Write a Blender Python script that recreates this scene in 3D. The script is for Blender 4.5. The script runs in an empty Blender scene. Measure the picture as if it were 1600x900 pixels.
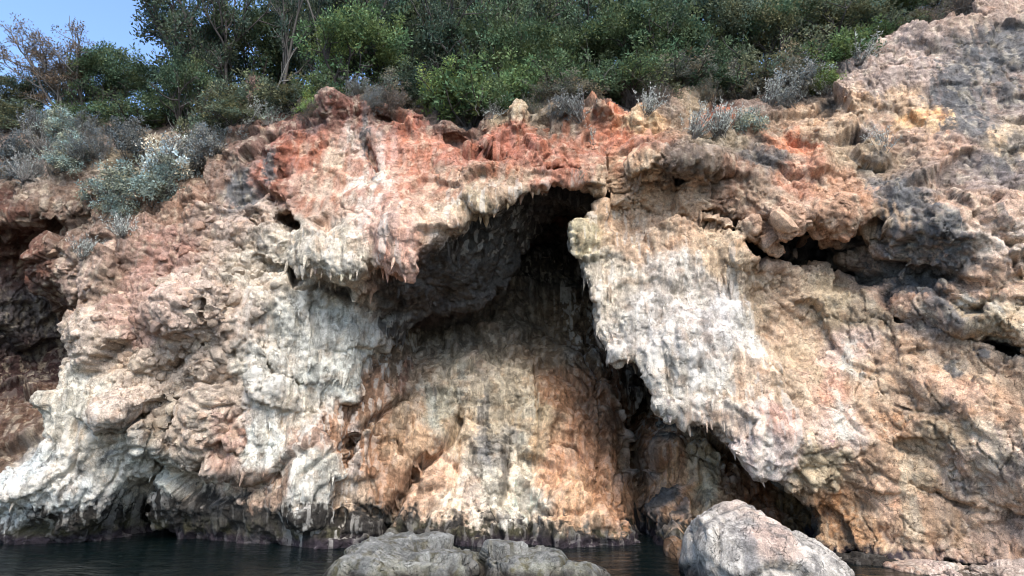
import bpy, bmesh, math, random, time
import numpy as np
from mathutils import Vector, Matrix, Quaternion
from mathutils.bvhtree import BVHTree
from concurrent.futures import ThreadPoolExecutor
POOL = ThreadPoolExecutor(4)
T0 = time.time()
R = math.radians
random.seed(7)
rng = np.random.default_rng(7)
scene = bpy.context.scene

# ------------------------------------------------------------------ camera
CAM_H, PITCH, FPX = 2.6, R(13.5), 953.0
cam_data = bpy.data.cameras.new('camera')
cam_data.sensor_width = 36.0
cam_data.lens = 36.0 * FPX / 1600.0
cam_data.clip_start, cam_data.clip_end = 0.1, 5000.0
cam = bpy.data.objects.new('camera', cam_data)
cam.location = (0, 0, CAM_H)
cam.rotation_euler = (R(90) + PITCH, 0, 0)
scene.collection.objects.link(cam)
scene.camera = cam

# ------------------------------------------------------------------ world, sun, exposure
SUN_EL, SUN_AZ = R(50), R(164)          # azimuth clockwise from +Y: behind the boat, a little to starboard
world = bpy.data.worlds.new('World')
scene.world = world
world.use_nodes = True
wn, wl = world.node_tree.nodes, world.node_tree.links
bg = wn['Background']
sky = wn.new('ShaderNodeTexSky')
sky.sky_type = 'NISHITA'
sky.sun_disc = False
sky.sun_elevation = SUN_EL
sky.sun_rotation = SUN_AZ
sky.air_density = 1.0
sky.dust_density = 1.0
sky.ozone_density = 4.0
wl.new(sky.outputs[0], bg.inputs[0])
bg.inputs[1].default_value = 0.13
sun_data = bpy.data.lights.new('sun', 'SUN')
sun_data.energy = 2.1
sun_data.angle = R(34)
sun_data.color = (1.0, 0.95, 0.89)
sun = bpy.data.objects.new('sun', sun_data)
sd = Vector((math.sin(SUN_AZ) * math.cos(SUN_EL), math.cos(SUN_AZ) * math.cos(SUN_EL), math.sin(SUN_EL)))
sun.rotation_euler = sd.to_track_quat('Z', 'Y').to_euler()
scene.collection.objects.link(sun)
scene.view_settings.view_transform = 'Standard'
scene.view_settings.look = 'None'
scene.view_settings.gamma = 1.0
scene.view_settings.exposure = 1.58
scene.view_settings.use_curve_mapping = False
scene.render.engine = 'CYCLES'
scene.cycles.use_denoising = True
scene.cycles.filter_width = 1.0
scene.cycles.use_adaptive_sampling = True
scene.cycles.adaptive_threshold = 0.015
scene.cycles.max_bounces = 6
scene.cycles.diffuse_bounces = 3
scene.cycles.glossy_bounces = 2
scene.cycles.transparent_max_bounces = 4

# ------------------------------------------------------------------ helpers
CP, SP = math.cos(PITCH), math.sin(PITCH)
def at(px, py, Y):
    """a point of the place at distance Y that stands in the direction read off the photograph"""
    a, b = (px - 800.0) / FPX, (450.0 - py) / FPX
    t = Y / (CP - b * SP)
    return np.array((a * t, Y, CAM_H + t * (SP + b * CP)))
def srgb(r, g, b):
    c = np.array((r, g, b), float) / 255.0
    return np.where(c <= 0.04045, c / 12.92, ((c + 0.055) / 1.055) ** 2.4)

def tps_fit(P, v, lam=0.02):
    n = len(P)
    d = np.linalg.norm(P[:, None] - P[None], axis=2)
    K = np.where(d > 0, d * d * np.log(np.maximum(d, 1e-9)), 0) + lam * np.eye(n)
    A = np.zeros((n + 3, n + 3))
    A[:n, :n] = K; A[:n, n] = 1; A[:n, n + 1:] = P
    A[n, :n] = 1; A[n + 1:, :n] = P.T
    b = np.zeros(n + 3); b[:n] = v
    w = np.linalg.solve(A, b)
    return P, w
def tps_eval(model, Q):
    P, w = model
    n = len(P)
    out = np.empty(len(Q))
    for s in range(0, len(Q), 20000):
        q = Q[s:s + 20000]
        d = np.linalg.norm(q[:, None] - P[None], axis=2)
        K = np.where(d > 0, d * d * np.log(np.maximum(d, 1e-9)), 0)
        out[s:s + 20000] = K @ w[:n] + w[n] + q @ w[n + 1:]
    return out

class Grid2:
    """values on a regular 2D lattice, looked up bilinearly"""
    def __init__(self, a0, a1, b0, b1, step, fn):
        self.a = np.arange(a0, a1 + step, step); self.b = np.arange(b0, b1 + step, step); self.s = step
        A, B = np.meshgrid(self.a, self.b, indexing='ij')
        self.v = fn(np.stack([A.ravel(), B.ravel()], 1)).reshape(A.shape)
    def __call__(self, x, z):
        u = np.clip((np.asarray(x) - self.a[0]) / self.s, 0, len(self.a) - 1.001)
        v = np.clip((np.asarray(z) - self.b[0]) / self.s, 0, len(self.b) - 1.001)
        i, j = u.astype(int), v.astype(int)
        fu, fv = u - i, v - j
        g = self.v
        return (g[i, j] * (1 - fu) + g[i + 1, j] * fu) * (1 - fv) + (g[i, j + 1] * (1 - fu) + g[i + 1, j + 1] * fu) * fv

_perm = np.random.default_rng(3).permutation(256).astype(np.int32)
_perm = np.concatenate([_perm, _perm, _perm])
_grad = np.random.default_rng(4).normal(size=(256, 3)).astype(np.float32)
_grad /= np.linalg.norm(_grad, axis=1, keepdims=True)
def perlin(p):
    p = np.asarray(p, np.float32)
    out = np.empty(len(p), np.float32)
    def run(s):
        q = p[s:s + 50000]
        i = np.floor(q).astype(np.int32); f = q - i; i &= 255
        u = f * f * f * (f * (f * 6 - 15) + 10)
        res = 0
        for dx in (0, 1):
            hx = _perm[i[:, 0] + dx]; wx = u[:, 0] if dx else 1 - u[:, 0]
            for dy in (0, 1):
                hy = _perm[hx + i[:, 1] + dy]; wy = wx * (u[:, 1] if dy else 1 - u[:, 1])
                for dz in (0, 1):
                    g = _grad[_perm[hy + i[:, 2] + dz] & 255]
                    d = g[:, 0] * (f[:, 0] - dx) + g[:, 1] * (f[:, 1] - dy) + g[:, 2] * (f[:, 2] - dz)
                    res = res + d * wy * (u[:, 2] if dz else 1 - u[:, 2])
        out[s:s + 50000] = res
    list(POOL.map(run, range(0, len(p), 50000)))
    return out * 1.5
def fbm(p, freq, octaves, gain=0.5, ridged=False, off=0.0):
    a, tot = 1.0, 0.0
    out = np.zeros(len(p), np.float32)
    for o in range(octaves):
        n = perlin(np.asarray(p, np.float32) * freq + (17.3 * o + off))
        if ridged: n = 1 - 2 * np.abs(n)
        out += a * n; tot += a
        a *= gain; freq *= 2.03
    return out / tot
_rp = np.random.default_rng(5).random((4096, 3)).astype(np.float32)
_rd = np.random.default_rng(6).normal(size=(4096, 3)).astype(np.float32)
_rd /= np.linalg.norm(_rd, axis=1, keepdims=True)
def worley(p, jitter=0.9):
    """F1, F2, cell hash and offset from the nearest cell point"""
    p = np.asarray(p, np.float32)
    n = len(p)
    F1 = np.full(n, 9, np.float32); F2 = np.full(n, 9, np.float32)
    ID = np.zeros(n, np.int32); OFF = np.zeros((n, 3), np.float32)
    def run(s):
        q = p[s:s + 50000]
        i = np.floor(q).astype(np.int32); f = q - i
        f1 = np.full(len(q), 9, np.float32); f2 = f1.copy(); idd = np.zeros(len(q), np.int32); off = np.zeros_like(q)
        for dx in (-1, 0, 1):
            for dy in (-1, 0, 1):
                for dz in (-1, 0, 1):
                    h = ((i[:, 0] + dx) * 73856093 ^ (i[:, 1] + dy) * 19349663 ^ (i[:, 2] + dz) * 83492791) & 4095
                    c = _rp[h] * jitter
                    v = f - c - np.array((dx, dy, dz), np.float32)
                    d = np.einsum('ij,ij->i', v, v)
                    m = d < f1
                    f2 = np.where(m, f1, np.minimum(f2, d))
                    f1 = np.where(m, d, f1)
                    idd = np.where(m, h, idd)
                    off = np.where(m[:, None], v, off)
        e = s + 50000
        F1[s:e] = np.sqrt(f1); F2[s:e] = np.sqrt(f2); ID[s:e] = idd; OFF[s:e] = off
    list(POOL.map(run, range(0, n, 50000)))
    return F1, F2, ID, OFF

def poly_sdf(P, Q):
    """signed distance (positive inside) of points Q to polygon P"""
    P = np.asarray(P, float)
    d = np.full(len(Q), 1e9); inside = np.zeros(len(Q), bool)
    for a, b in zip(P, np.roll(P, -1, 0)):
        e = b - a; w = Q - a
        t = np.clip((w @ e) / max(e @ e, 1e-12), 0, 1)
        r = w - t[:, None] * e
        d = np.minimum(d, (r * r).sum(1))
        c = (a[1] <= Q[:, 1]) != (b[1] <= Q[:, 1])
        xi = a[0] + (Q[:, 1] - a[1]) / (e[1] if abs(e[1]) > 1e-12 else 1e-12) * e[0]
        inside ^= c & (Q[:, 0] < xi)
    return np.where(inside, 1, -1) * np.sqrt(d)
def line_dist(L, Q):
    """distance of points Q to polyline L (any dimension) and the run along it 0..1"""
    L = np.asarray(L, np.float32); Q = np.asarray(Q, np.float32)
    d = np.full(len(Q), 1e9, np.float32); u = np.zeros(len(Q), np.float32)
    n = len(L) - 1
    for k in range(n):
        a, e = L[k], L[k + 1] - L[k]
        w = Q - a
        t = np.clip((w @ e) / max(float(e @ e), 1e-9), 0, 1)
        r = w - t[:, None] * e
        dd = np.einsum('ij,ij->i', r, r)
        m = dd < d
        d = np.where(m, dd, d); u = np.where(m, (k + t) / n, u)
    return np.sqrt(d), u
def sstep(a, b, x):
    t = np.clip((x - a) / (b - a), 0, 1)
    return t * t * (3 - 2 * t)

# ------------------------------------------------------------------ THE CLIFF: main shapes
# outer face: (direction read off the photograph, distance of the rock there)
FRONT = [(-80,800,16.4),(-80,500,17),(-60,200,18.5),(60,800,15.7),(20,790,15.8),(110,740,15.5),(130,600,15.2),(120,500,15.7),(118,430,16.2),(180,640,14.7),(200,480,15.3),(280,480,14.7),
 (250,600,15.3),(220,690,15.5),(330,560,15.3),(330,690,15.3),(300,400,15.8),(380,350,16.0),(390,440,15.6),(400,550,15.4),(450,640,15.6),(420,720,15.6),(480,760,15.4),(470,850,15.6),(510,740,15.7),
 (350,840,16.4),(300,840,16.9),(230,840,16.9),(150,850,16.1),(60,850,16.3),(-20,850,16.4),(520,860,15.5),(350,300,16.5),(430,290,16.2),(520,400,14.9),(560,370,14.9),(480,340,15.7),(560,280,15.8),(640,400,14.5),(600,350,14.8),(660,300,15.2),
 (720,340,14.8),(780,320,14.7),(480,230,16.2),(560,200,16.2),(640,240,16.0),(640,180,16.4),(740,270,15.1),(740,200,16.1),(800,220,15.7),(850,270,15.0),(860,200,15.9),(900,290,15.1),
 (960,280,15.3),(960,330,15.7),(950,400,15.3),(970,480,15.1),(970,210,15.9),(970,150,16.3),(1060,255,14.8),(1100,200,15.9),(1060,330,15.3),(1060,420,15.0),(1090,500,14.8),(1130,420,15.0),(1000,540,14.9),(1080,580,14.5),
 (1150,320,15.0),(1160,240,15.2),(1230,350,14.5),(1240,280,14.8),(1240,200,15.5),(1330,330,14.3),(1320,250,14.7),(1200,470,15.4),(1300,480,15.3),(1280,560,14.9),(1340,420,15.3),(1180,560,14.6),(1180,680,14.1),(1130,650,14.3),
 (1280,660,14.2),(1250,720,14.3),(1300,760,14.6),(1280,830,15.0),(1380,720,14.0),(1400,800,14.1),(1380,860,14.2),(1500,860,13.6),(1600,880,13.0),(1400,640,14.0),(1450,600,13.5),(1400,520,14.2),(1450,460,13.6),(1440,360,13.5),
 (1400,280,14.2),(1340,200,15.1),(1400,120,15.3),(1480,250,13.9),(1500,150,14.6),(1560,60,14.8),(1580,200,13.8),(1600,300,13.1),(1540,420,13.0),(1600,520,12.7),(1480,500,13.6),(1500,580,13.5),(1480,680,13.3),(1560,640,12.8),
 (1560,760,12.9),(1500,760,13.5),(1620,740,12.4),(1640,840,12.6),(1700,400,12.2),(1700,800,12.0),(1700,100,13.6),(1700,-60,14.8),(1600,-40,15.4),(1900,400,11.4),(1900,800,11.3),(1900,0,13),(-300,300,18),(-300,800,17),
 (500,560,15.8),(540,520,16.2),(580,540,16.7),(560,600,16.6),(548,660,16.4),(532,760,16.0),(600,500,16.7),(520,480,16.0),(560,470,16.2),(460,520,15.6),(700,600,15.2),(800,600,15.1),(900,600,15.0),(700,850,15.4),(900,850,15.2),(1050,850,15.0),(1180,850,15.0)]
FP = np.array([at(*p) for p in FRONT])
front = Grid2(-24, 20, -3, 19, 0.2, lambda q: tps_eval(tps_fit(FP[:, [0, 2]], FP[:, 1], 0.01), q))
def atf(px, py):
    Y = 15.0
    for _ in range(8):
        p = at(px, py, Y); Y = 0.5 * Y + 0.5 * float(front(p[0], p[2]))
    return at(px, py, Y)
# back wall of the cave
BACK = [(560,860,15.6),(600,830,15.8),(540,700,16.3),(600,700,16.7),(580,600,17.4),(620,600,17.9),(640,540,19.2),(690,505,19.9),(700,600,18.1),(700,700,17.1),(700,800,16.2),(750,850,15.8),(760,540,19.6),(800,700,17.1),(800,600,18.0),
 (850,480,20.6),(870,400,21.5),(900,340,21.6),(830,400,21.3),(770,420,20.8),(900,560,19.3),(880,700,17.2),(900,780,16.2),(900,850,15.6),(960,620,18.6),(950,700,17.5),(960,800,16.3),(980,860,15.8),(1010,590,21.0),(1015,660,20.4),(1005,740,19.0),(1000,810,17.4),
 (1060,700,17.6),(1090,740,17.1),(1060,830,15.6),(1120,720,17.5),(1180,770,17.5),(1230,800,17.7),(1270,850,17.0),(1100,820,16.0),(1180,860,16.3),(930,480,21),(960,420,21.5),(940,540,20.2),(700,420,20.6),(560,500,18.6),(500,700,16.2),(1300,700,18)]
BP = np.array([at(*p) for p in BACK])
back = Grid2(-12, 12, -3, 14, 0.2, lambda q: tps_eval(tps_fit(BP[:, [0, 2]], BP[:, 1], 0.01), q))
def atb(px, py):
    Y = 17.0
    for _ in range(8):
        p = at(px, py, Y); Y = 0.5 * Y + 0.5 * float(back(p[0], p[2]))
    return at(px, py, Y)
# cross-sections of the cave, from the mouth inwards
SLICES = [
 (14.3, [(470,1000),(490,860),(500,760),(500,650),(500,540),(500,470),(500,445),(545,441),(578,408),(612,414),(650,413),(690,372),(725,342),(762,326),(788,302),(835,284),(900,282),(945,306),(915,340),(878,352),(880,385),(905,420),(930,448),(938,480),(934,515),(946,542),(965,553),(1003,562),(1030,585),(1036,625),(1046,652),(1068,645),(1100,664),(1142,692),(1186,736),(1200,722),(1240,765),(1262,800),(1268,840),(1240,1000)]),
 (15.9, [(500,1000),(510,860),(520,760),(530,660),(540,580),(540,520),(530,470),(520,455),(560,440),(600,418),(655,420),(700,378),(750,335),(820,292),(900,286),(955,308),(925,345),(890,360),(895,395),(915,425),(940,450),(948,480),(944,520),(955,545),(1003,560),(1034,575),(1045,625),(1062,642),(1105,655),(1150,685),(1190,722),(1245,755),(1275,800),(1280,840),(1260,1000)]),
 (17.9, [(520,1000),(528,860),(540,740),(550,660),(580,580),(612,527),(680,499),(745,482),(785,455),(815,400),(840,350),(890,325),(935,335),(930,380),(940,440),(960,470),(958,520),(975,545),(1010,550),(1045,565),(1070,620),(1120,640),(1170,680),(1210,710),(1260,750),(1290,800),(1290,850),(1290,1000)]),
 (18.8, [(520,1000),(530,860),(542,740),(552,660),(575,570),(605,500),(680,460),(750,430),(800,390),(835,340),(900,318),(960,345),(975,420),(980,500),(1000,530),(1050,550),(1100,600),(1150,640),(1230,700),(1290,760),(1310,850),(1310,1000)]),
 (22.5, [(500,1000),(530,860),(545,740),(560,640),(600,540),(660,480),(740,430),(800,390),(850,335),(910,320),(960,350),(985,430),(990,520),(1060,560),(1110,620),(1170,680),(1240,740),(1290,800),(1310,1000)]),
]
# the cleft at the left end
CLEFT = [(112,306),(116,420),(108,470),(106,540),(92,620),(84,700),(40,760),(-10,785),(-500,800),(-500,330),(0,318),(60,312)]
CLB = [(50,430,18.0),(20,340,19.0),(90,330,19.2),(60,540,20.8),(95,520,20.8),(100,470,20.6),(40,620,18.7),(20,690,17.5),(70,680,17.6),(0,750,16.8),(-60,780,16.5),(50,290,19.0),(-80,500,18.2),(-80,350,18.8),(-200,400,19),(-200,780,17),(130,300,19),(110,250,19.5),(130,560,20.8),(110,640,18.6),(60,740,16.9)]
CB = np.array([at(*p) for p in CLB])
cleftback = Grid2(-24, -8, -3, 19, 0.2, lambda q: tps_eval(tps_fit(CB[:, [0, 2]], CB[:, 1], 0.01), q))
# hillside height: crest first, then the slope behind it
HILL = [(-100,300,18.3),(0,298,18.2),(60,288,18.0),(120,266,18.0),(200,250,18.1),(0,215,20.6),(100,205,20.8),(200,200,20.8),(-100,230,20.6),(115,415,16.3),(160,400,16.3),(210,365,16.3),(260,335,16.3),(310,300,16.5),(350,238,16.7),(260,260,18.4),(300,200,20.0),(230,225,19.6),
 (395,226,16.5),(440,209,16.4),(490,192,16.4),(530,166,16.3),(600,174,16.4),(660,179,16.5),(720,196,16.3),(780,179,16.2),(800,174,16.2),(870,182,16.2),(910,179,16.2),(960,152,16.3),(985,174,16.3),(1040,159,16.4),(1090,144,16.5),(1160,174,16.0),(1230,174,15.8),(1290,149,15.8),(1340,100,15.9),(1400,72,15.9),(1470,45,15.8),(1530,15,15.8),(1600,-20,15.7),(1700,-70,15.6),(1900,-160,15.4)]
HP = [at(*p) for p in HILL]
for x in (-26, -20, -14, -9, -4, 1, 6, 11, 16, 22):
    z0 = np.interp(x, [-20, -12, -6, 0, 8, 14, 20], [14.2, 14.6, 14.2, 14.4, 15.0, 17.6, 21])
    for y, dz in ((21.5, 0.0), (26, 1.6), (34, 3.8), (60, 8)):
        HP.append(np.array((x, y, z0 + dz)))
HP = np.array(HP)
hill = Grid2(-60, 60, 8, 90, 0.5, lambda q: tps_eval(tps_fit(HP[:, :2], HP[:, 2], 0.05), q))

# carved hollows: (line along the face, half height, depth into the rock, rise inwards)
CARVE = [([(612,530),(576,590),(551,660),(541,740),(524,860)],.07,.6,0),([(430,338),(450,350),(474,364)],.20,1.5,.3),([(396,402),(420,425),(450,436),(470,432)],.15,1.2,.5),([(372,338),(394,350)],.10,.7,.3),([(360,372),(380,392)],.06,.5,.3),
 ([(1060,338),(1075,340),(1110,346),(1150,362),(1178,385)],.05,1.2,.3),([(1165,385),(1200,405),(1250,415),(1310,412),(1366,436)],.24,1.9,.35),([(1300,372),(1345,368),(1398,372)],.15,1.3,.4),([(1225,382),(1290,395),(1340,396)],.20,1.6,.5),
 ([(1476,513),(1530,524),(1600,545),(1680,570)],.085,1.4,.3),([(1455,435),(1490,430),(1522,440)],.09,.9,.3),([(1400,497),(1440,522)],.11,.8,.3),
 ([(232,748),(208,785),(185,825),(225,850),(300,862)],.52,2.6,.15),([(243,690),(248,735),(222,775)],.17,1.3,.2),([(246,596),(270,575),(300,552)],.11,.8,.4),([(128,664),(170,676),(205,665),(238,638)],.055,.7,.5),
 ([(286,730),(340,742),(380,752),(436,748)],.07,.8,.5),([(330,703),(372,712)],.09,.6,.4),([(478,690),(507,697)],.09,.5,.3),([(246,640),(250,690)],.06,.8,.2),
 ([(1408,650),(1434,638)],.07,.7,.3),([(1318,878),(1360,880),(1392,882)],.13,1.1,.1),([(1258,815),(1240,770),(1215,745)],.12,1.0,.2),
 ([(1010,268),(1060,280),(1120,272),(1150,262)],.06,1.0,.2),([(898,302),(940,312),(980,332)],.12,1.0,.3),([(575,175),(577,230),(592,270)],.05,.3,0),([(120,470),(140,500),(132,540)],.05,.5,.2),
 ([(250,440),(235,500)],.05,.4,.2),([(330,470),(322,530),(300,552)],.06,.6,.2),([(410,560),(425,590),(470,600)],.07,.5,.4),([(1150,345),(1185,350),(1195,380)],.07,.8,.2),([(1150,765),(1175,760)],.06,.4,.2),([(1415,760),(1470,780),(1530,800)],.05,.4,.4),
 ([(1190,570),(1215,590),(1240,610)],.045,.5,.2),([(560,172),(620,190),(680,192)],.05,.4,.4),([(700,215),(760,238),(800,240)],.06,.4,.4),([(840,262),(900,268),(950,262)],.06,.5,.4),([(1100,330),(1140,335)],.05,.5,.3)]
# swellings: (direction, offset in front of the face, radii x y z)
BULGE = [((625,365),.05,.55,.5,.85),((520,400),.1,1.0,.5,.55),((285,480),.2,.75,.6,.7),((180,645),.2,.85,.55,.42),((1228,350),.15,.55,.5,.6),((1060,258),.2,1.1,.5,.3),((1330,325),.2,.9,.5,.5),((1090,560),.1,.9,.4,1.1),((1200,690),.1,.5,.4,.6),
 ((1300,650),.1,.5,.35,.5),((150,520),.1,.5,.5,.8),((330,640),.1,.6,.5,.6),((420,600),.1,.5,.4,.7),((950,175),.2,.35,.4,.6),((1000,195),.1,.35,.4,.4),((810,185),.2,.3,.4,.6),((520,170),.2,.6,.5,.3),((400,600),0,.4,.4,.5),
 ((475,760),.1,.45,.4,1.0),((340,700),.15,.6,.5,.35),((230,670),.2,.4,.5,.5),((1010,470),.1,.7,.4,.9),((1150,390),.15,.45,.4,.35),((60,760),.15,.9,.5,.4),((700,200),.1,.5,.4,.3),((870,235),.1,.5,.3,.3)]

VH = 0.08
xs = np.arange(-18.0, 15.8, VH); ys = np.arange(11.3, 22.2, VH); zs = np.arange(-0.9, 15.8, VH)
nx, ny, nz = len(xs), len(ys), len(zs)
XZ = np.stack(np.meshgrid(xs, zs, indexing='ij'), -1).reshape(-1, 2)
XY = np.stack(np.meshgrid(xs, ys, indexing='ij'), -1).reshape(-1, 2)
def lip(g):            # softens a height difference into a distance
    a, b = np.gradient(g, VH)
    return 1 / np.sqrt(1 + np.minimum(a * a + b * b, 9))
fr = front(XZ[:, 0], XZ[:, 1]).reshape(nx, nz); kf = lip(fr)
bk = back(XZ[:, 0], XZ[:, 1]).reshape(nx, nz); kb = lip(bk)
cb = cleftback(XZ[:, 0], XZ[:, 1]).reshape(nx, nz); kc = lip(cb)
hl = hill(XY[:, 0], XY[:, 1]).reshape(nx, ny); kh = lip(hl)
cl = poly_sdf([at(a, b, 16.0)[[0, 2]] for a, b in CLEFT], XZ).reshape(nx, nz)
sl = [(Y, poly_sdf([at(a, b, Y)[[0, 2]] for a, b in P], XZ).reshape(nx, nz)) for Y, P in SLICES]
D = np.empty((nx, ny, nz), np.float32)
def smin(a, b, k):
    h = np.maximum(k - np.abs(a - b), 0) / k
    return np.minimum(a, b) - h * h * k * 0.25
for j, y in enumerate(ys):
    d = (y - fr) * kf
    k = max(0, min(len(sl) - 2, int(np.searchsorted([s[0] for s in sl], y) - 1)))
    t = np.clip((y - sl[k][0]) / (sl[k + 1][0] - sl[k][0]), 0, 1)
    cave = np.minimum(sl[k][1] * (1 - t) + sl[k + 1][1] * t, (bk - y) * kb)
    d = smin(d, -cave, 0.12)
    d = smin(d, -np.minimum(cl, (cb - y) * kc), 0.25)
    d = smin(d, (hl[:, j, None] - zs[None]) * kh[:, j, None], 0.35)
    D[:, j] = d
def box(c, r):
    i0 = np.maximum(((c - r - (xs[0], ys[0], zs[0])) / VH).astype(int), 0)
    i1 = np.minimum(((c + r - (xs[0], ys[0], zs[0])) / VH).astype(int) + 1, (nx, ny, nz))
    return tuple(slice(max(a, 0), max(b, 0)) for a, b in zip(i0, i1))
def sub(sl_):
    g = np.stack(np.meshgrid(xs[sl_[0]], ys[sl_[1]], zs[sl_[2]], indexing='ij'), -1)
    return g.reshape(-1, 3), g.shape[:3]
for (px, py), o, rx, ry, rz in BULGE:
    c = atf(px, py); c[1] += 0.3 - o
    b = box(c, np.array((rx, ry, rz)) + 0.5)
    q, shp = sub(b)
    if not len(q): continue
    e = (q - c) / (rx, ry, rz)
    v = (1 - np.linalg.norm(e, axis=1)) * min(rx, ry, rz)
    D[b] = -smin(-D[b], -v.reshape(shp).astype(np.float32), 0.3)
for L, r, dep, rise in CARVE:
    P = np.array([atf(px, py) for px, py in L]); lo, hi = P.min(0), P.max(0)
    b = box((lo + hi) / 2 + (0, dep / 2, 0), (hi - lo) / 2 + np.array((r + .4, dep / 2 + 1.2, r + .4 + rise * dep)))
    q, shp = sub(b)
    if not len(q): continue
    wob = perlin(q * 1.7 + 5)
    _, u = line_dist(P[:, [0, 2]], q[:, [0, 2]])
    yf = np.interp(u, np.linspace(0, 1, len(P)), P[:, 1])
    go = q[:, 1] - yf
    q2 = np.stack([q[:, 0], q[:, 2] - rise * np.clip(go, 0, dep) + 0.12 * wob], 1)
    d, u = line_dist(P[:, [0, 2]], q2)
    end = np.minimum(1, 6 * np.minimum(u, 1 - u) + .45)
    rr = r * end * (1 + .5 * wob) * np.clip(1.15 - .6 * np.clip(go / dep, 0, 1), .2, 1)
    d = np.hypot(d, np.maximum(go - dep, 0)) - rr
    D[b] = smin(D[b], d.reshape(shp).astype(np.float32), 0.07)
print('volume', round(time.time() - T0, 1))
# rough the volume up where the surface passes
I = np.argwhere(np.abs(D) < 0.55)
q = np.stack([xs[I[:, 0]], ys[I[:, 1]], zs[I[:, 2]]], 1).astype(np.float32)
wq = q + 0.35 * np.stack([perlin(q * 0.8 + 9), perlin(q * 0.8 + 31), perlin(q * 0.8 + 57)], 1)
incave = sstep(0.6, 1.4, q[:, 1] - front(q[:, 0], q[:, 2])) 
amp = 1 - 0.45 * incave
n = amp * (0.19 * perlin(wq * (0.5, 0.5, 0.55)) + 0.06 * (1 - 2.4 * np.abs(perlin(wq * (0.9, 0.9, 1.4) + 4))) + 0.03 * perlin(wq * (2.1, 2.0, 1.7) + 7))
D[I[:, 0], I[:, 1], I[:, 2]] += n - 0.04
del q, wq, n, I
print('noise', round(time.time() - T0, 1))

def surface_nets(D):
    s = D > 0
    c = np.zeros((nx - 1, ny - 1, nz - 1), np.uint8)
    for a in (0, 1):
        for b in (0, 1):
            for d in (0, 1):
                c += s[a:nx - 1 + a, b:ny - 1 + b, d:nz - 1 + d]
    act = (c > 0) & (c < 8)
    idx = np.argwhere(act)
    vid = np.full(act.shape, -1, np.int32); vid[act] = np.arange(len(idx))
    corner = {}
    for a in (0, 1):
        for b in (0, 1):
            for d in (0, 1):
                corner[a, b, d] = D[idx[:, 0] + a, idx[:, 1] + b, idx[:, 2] + d]
    acc = np.zeros((len(idx), 3)); cnt = np.zeros(len(idx))
    ks = list(corner)
    for i, k0 in enumerate(ks):
        for k1 in ks[i + 1:]:
            df = np.array(k1) - np.array(k0)
            if np.abs(df).sum() != 1: continue
            v0, v1 = corner[k0], corner[k1]
            m = (v0 > 0) != (v1 > 0)
            t = np.where(m, v0 / np.where(v0 == v1, 1, v0 - v1), 0)
            acc += m[:, None] * (np.array(k0) + t[:, None] * df); cnt += m
    V = (idx + acc / cnt[:, None]) * VH + (xs[0], ys[0], zs[0])
    F = []
    for ax in range(3):
        u, v = [(1, 2), (2, 0), (0, 1)][ax]
        n_ = [nx, ny, nz]
        sa = [slice(1, n_[k] - 1) for k in range(3)]; sb = list(sa)
        sa[ax] = slice(0, n_[ax] - 1); sb[ax] = slice(1, n_[ax])
        A, B = s[tuple(sa)], s[tuple(sb)]
        for flip in (0, 1):
            m = np.argwhere(A & ~B if flip == 0 else ~A & B)
            base = m.copy(); base[:, u] += 1; base[:, v] += 1
            def cell(du, dv):
                e = base.copy(); e[:, u] += du; e[:, v] += dv
                return vid[e[:, 0], e[:, 1], e[:, 2]]
            quad = np.stack([cell(-1, -1), cell(0, -1), cell(0, 0), cell(-1, 0)], 1)
            F.append(quad if flip == 0 else quad[:, ::-1])
    return V, np.concatenate(F)
V, Fq = surface_nets(D)
del D
c_ = V[Fq].mean(1)
Fq = Fq[~((c_[:, 1] > 18.9 + 1.9 * sstep(-6, -8, c_[:, 0])) & (c_[:, 2] > hill(c_[:, 0], c_[:, 1]) - 1.0) | (c_[:, 1] > 21.9))]          # the hillside takes over there
u_, inv_ = np.unique(Fq, return_inverse=True)
V, Fq = V[u_], inv_.reshape(Fq.shape)
def vnormals(V, F):
    d1, d2 = V[F[:, 2]] - V[F[:, 0]], V[F[:, 3]] - V[F[:, 1]]
    fn = np.cross(d1, d2)
    N = np.zeros_like(V)
    for k in range(4):
        for a in range(3):
            N[:, a] += np.bincount(F[:, k], fn[:, a], len(V))
    return N / np.maximum(np.linalg.norm(N, axis=1, keepdims=True), 1e-12)
def relax(V, F, k):
    A = np.zeros_like(V); c = np.zeros(len(V))
    for i in range(4):
        for o in (1, 3):
            for a in range(3):
                A[:, a] += np.bincount(F[:, i], V[F[:, (i + o) % 4], a], len(V))
            c += np.bincount(F[:, i], minlength=len(V))
    return V + k * (A / np.maximum(c, 1)[:, None] - V)
def subdivide(V, F):
    E = np.sort(np.concatenate([F[:, [0, 1]], F[:, [1, 2]], F[:, [2, 3]], F[:, [3, 0]]]), 1)
    key = E[:, 0].astype(np.int64) * len(V) + E[:, 1]
    ku, inv = np.unique(key, return_inverse=True)
    em = (V[ku // len(V)] + V[ku % len(V)]) / 2
    fc = V[F].mean(1)
    n, m, ne = len(V), len(F), len(ku)
    e = inv.reshape(4, m) + n; c = np.arange(m) + n + ne
    return np.concatenate([V, em, fc]), np.concatenate([np.stack([F[:, k], e[k], c, e[(k + 3) % 4]], 1) for k in range(4)])
print('nets', len(V), len(Fq), round(time.time() - T0, 1))

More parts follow.
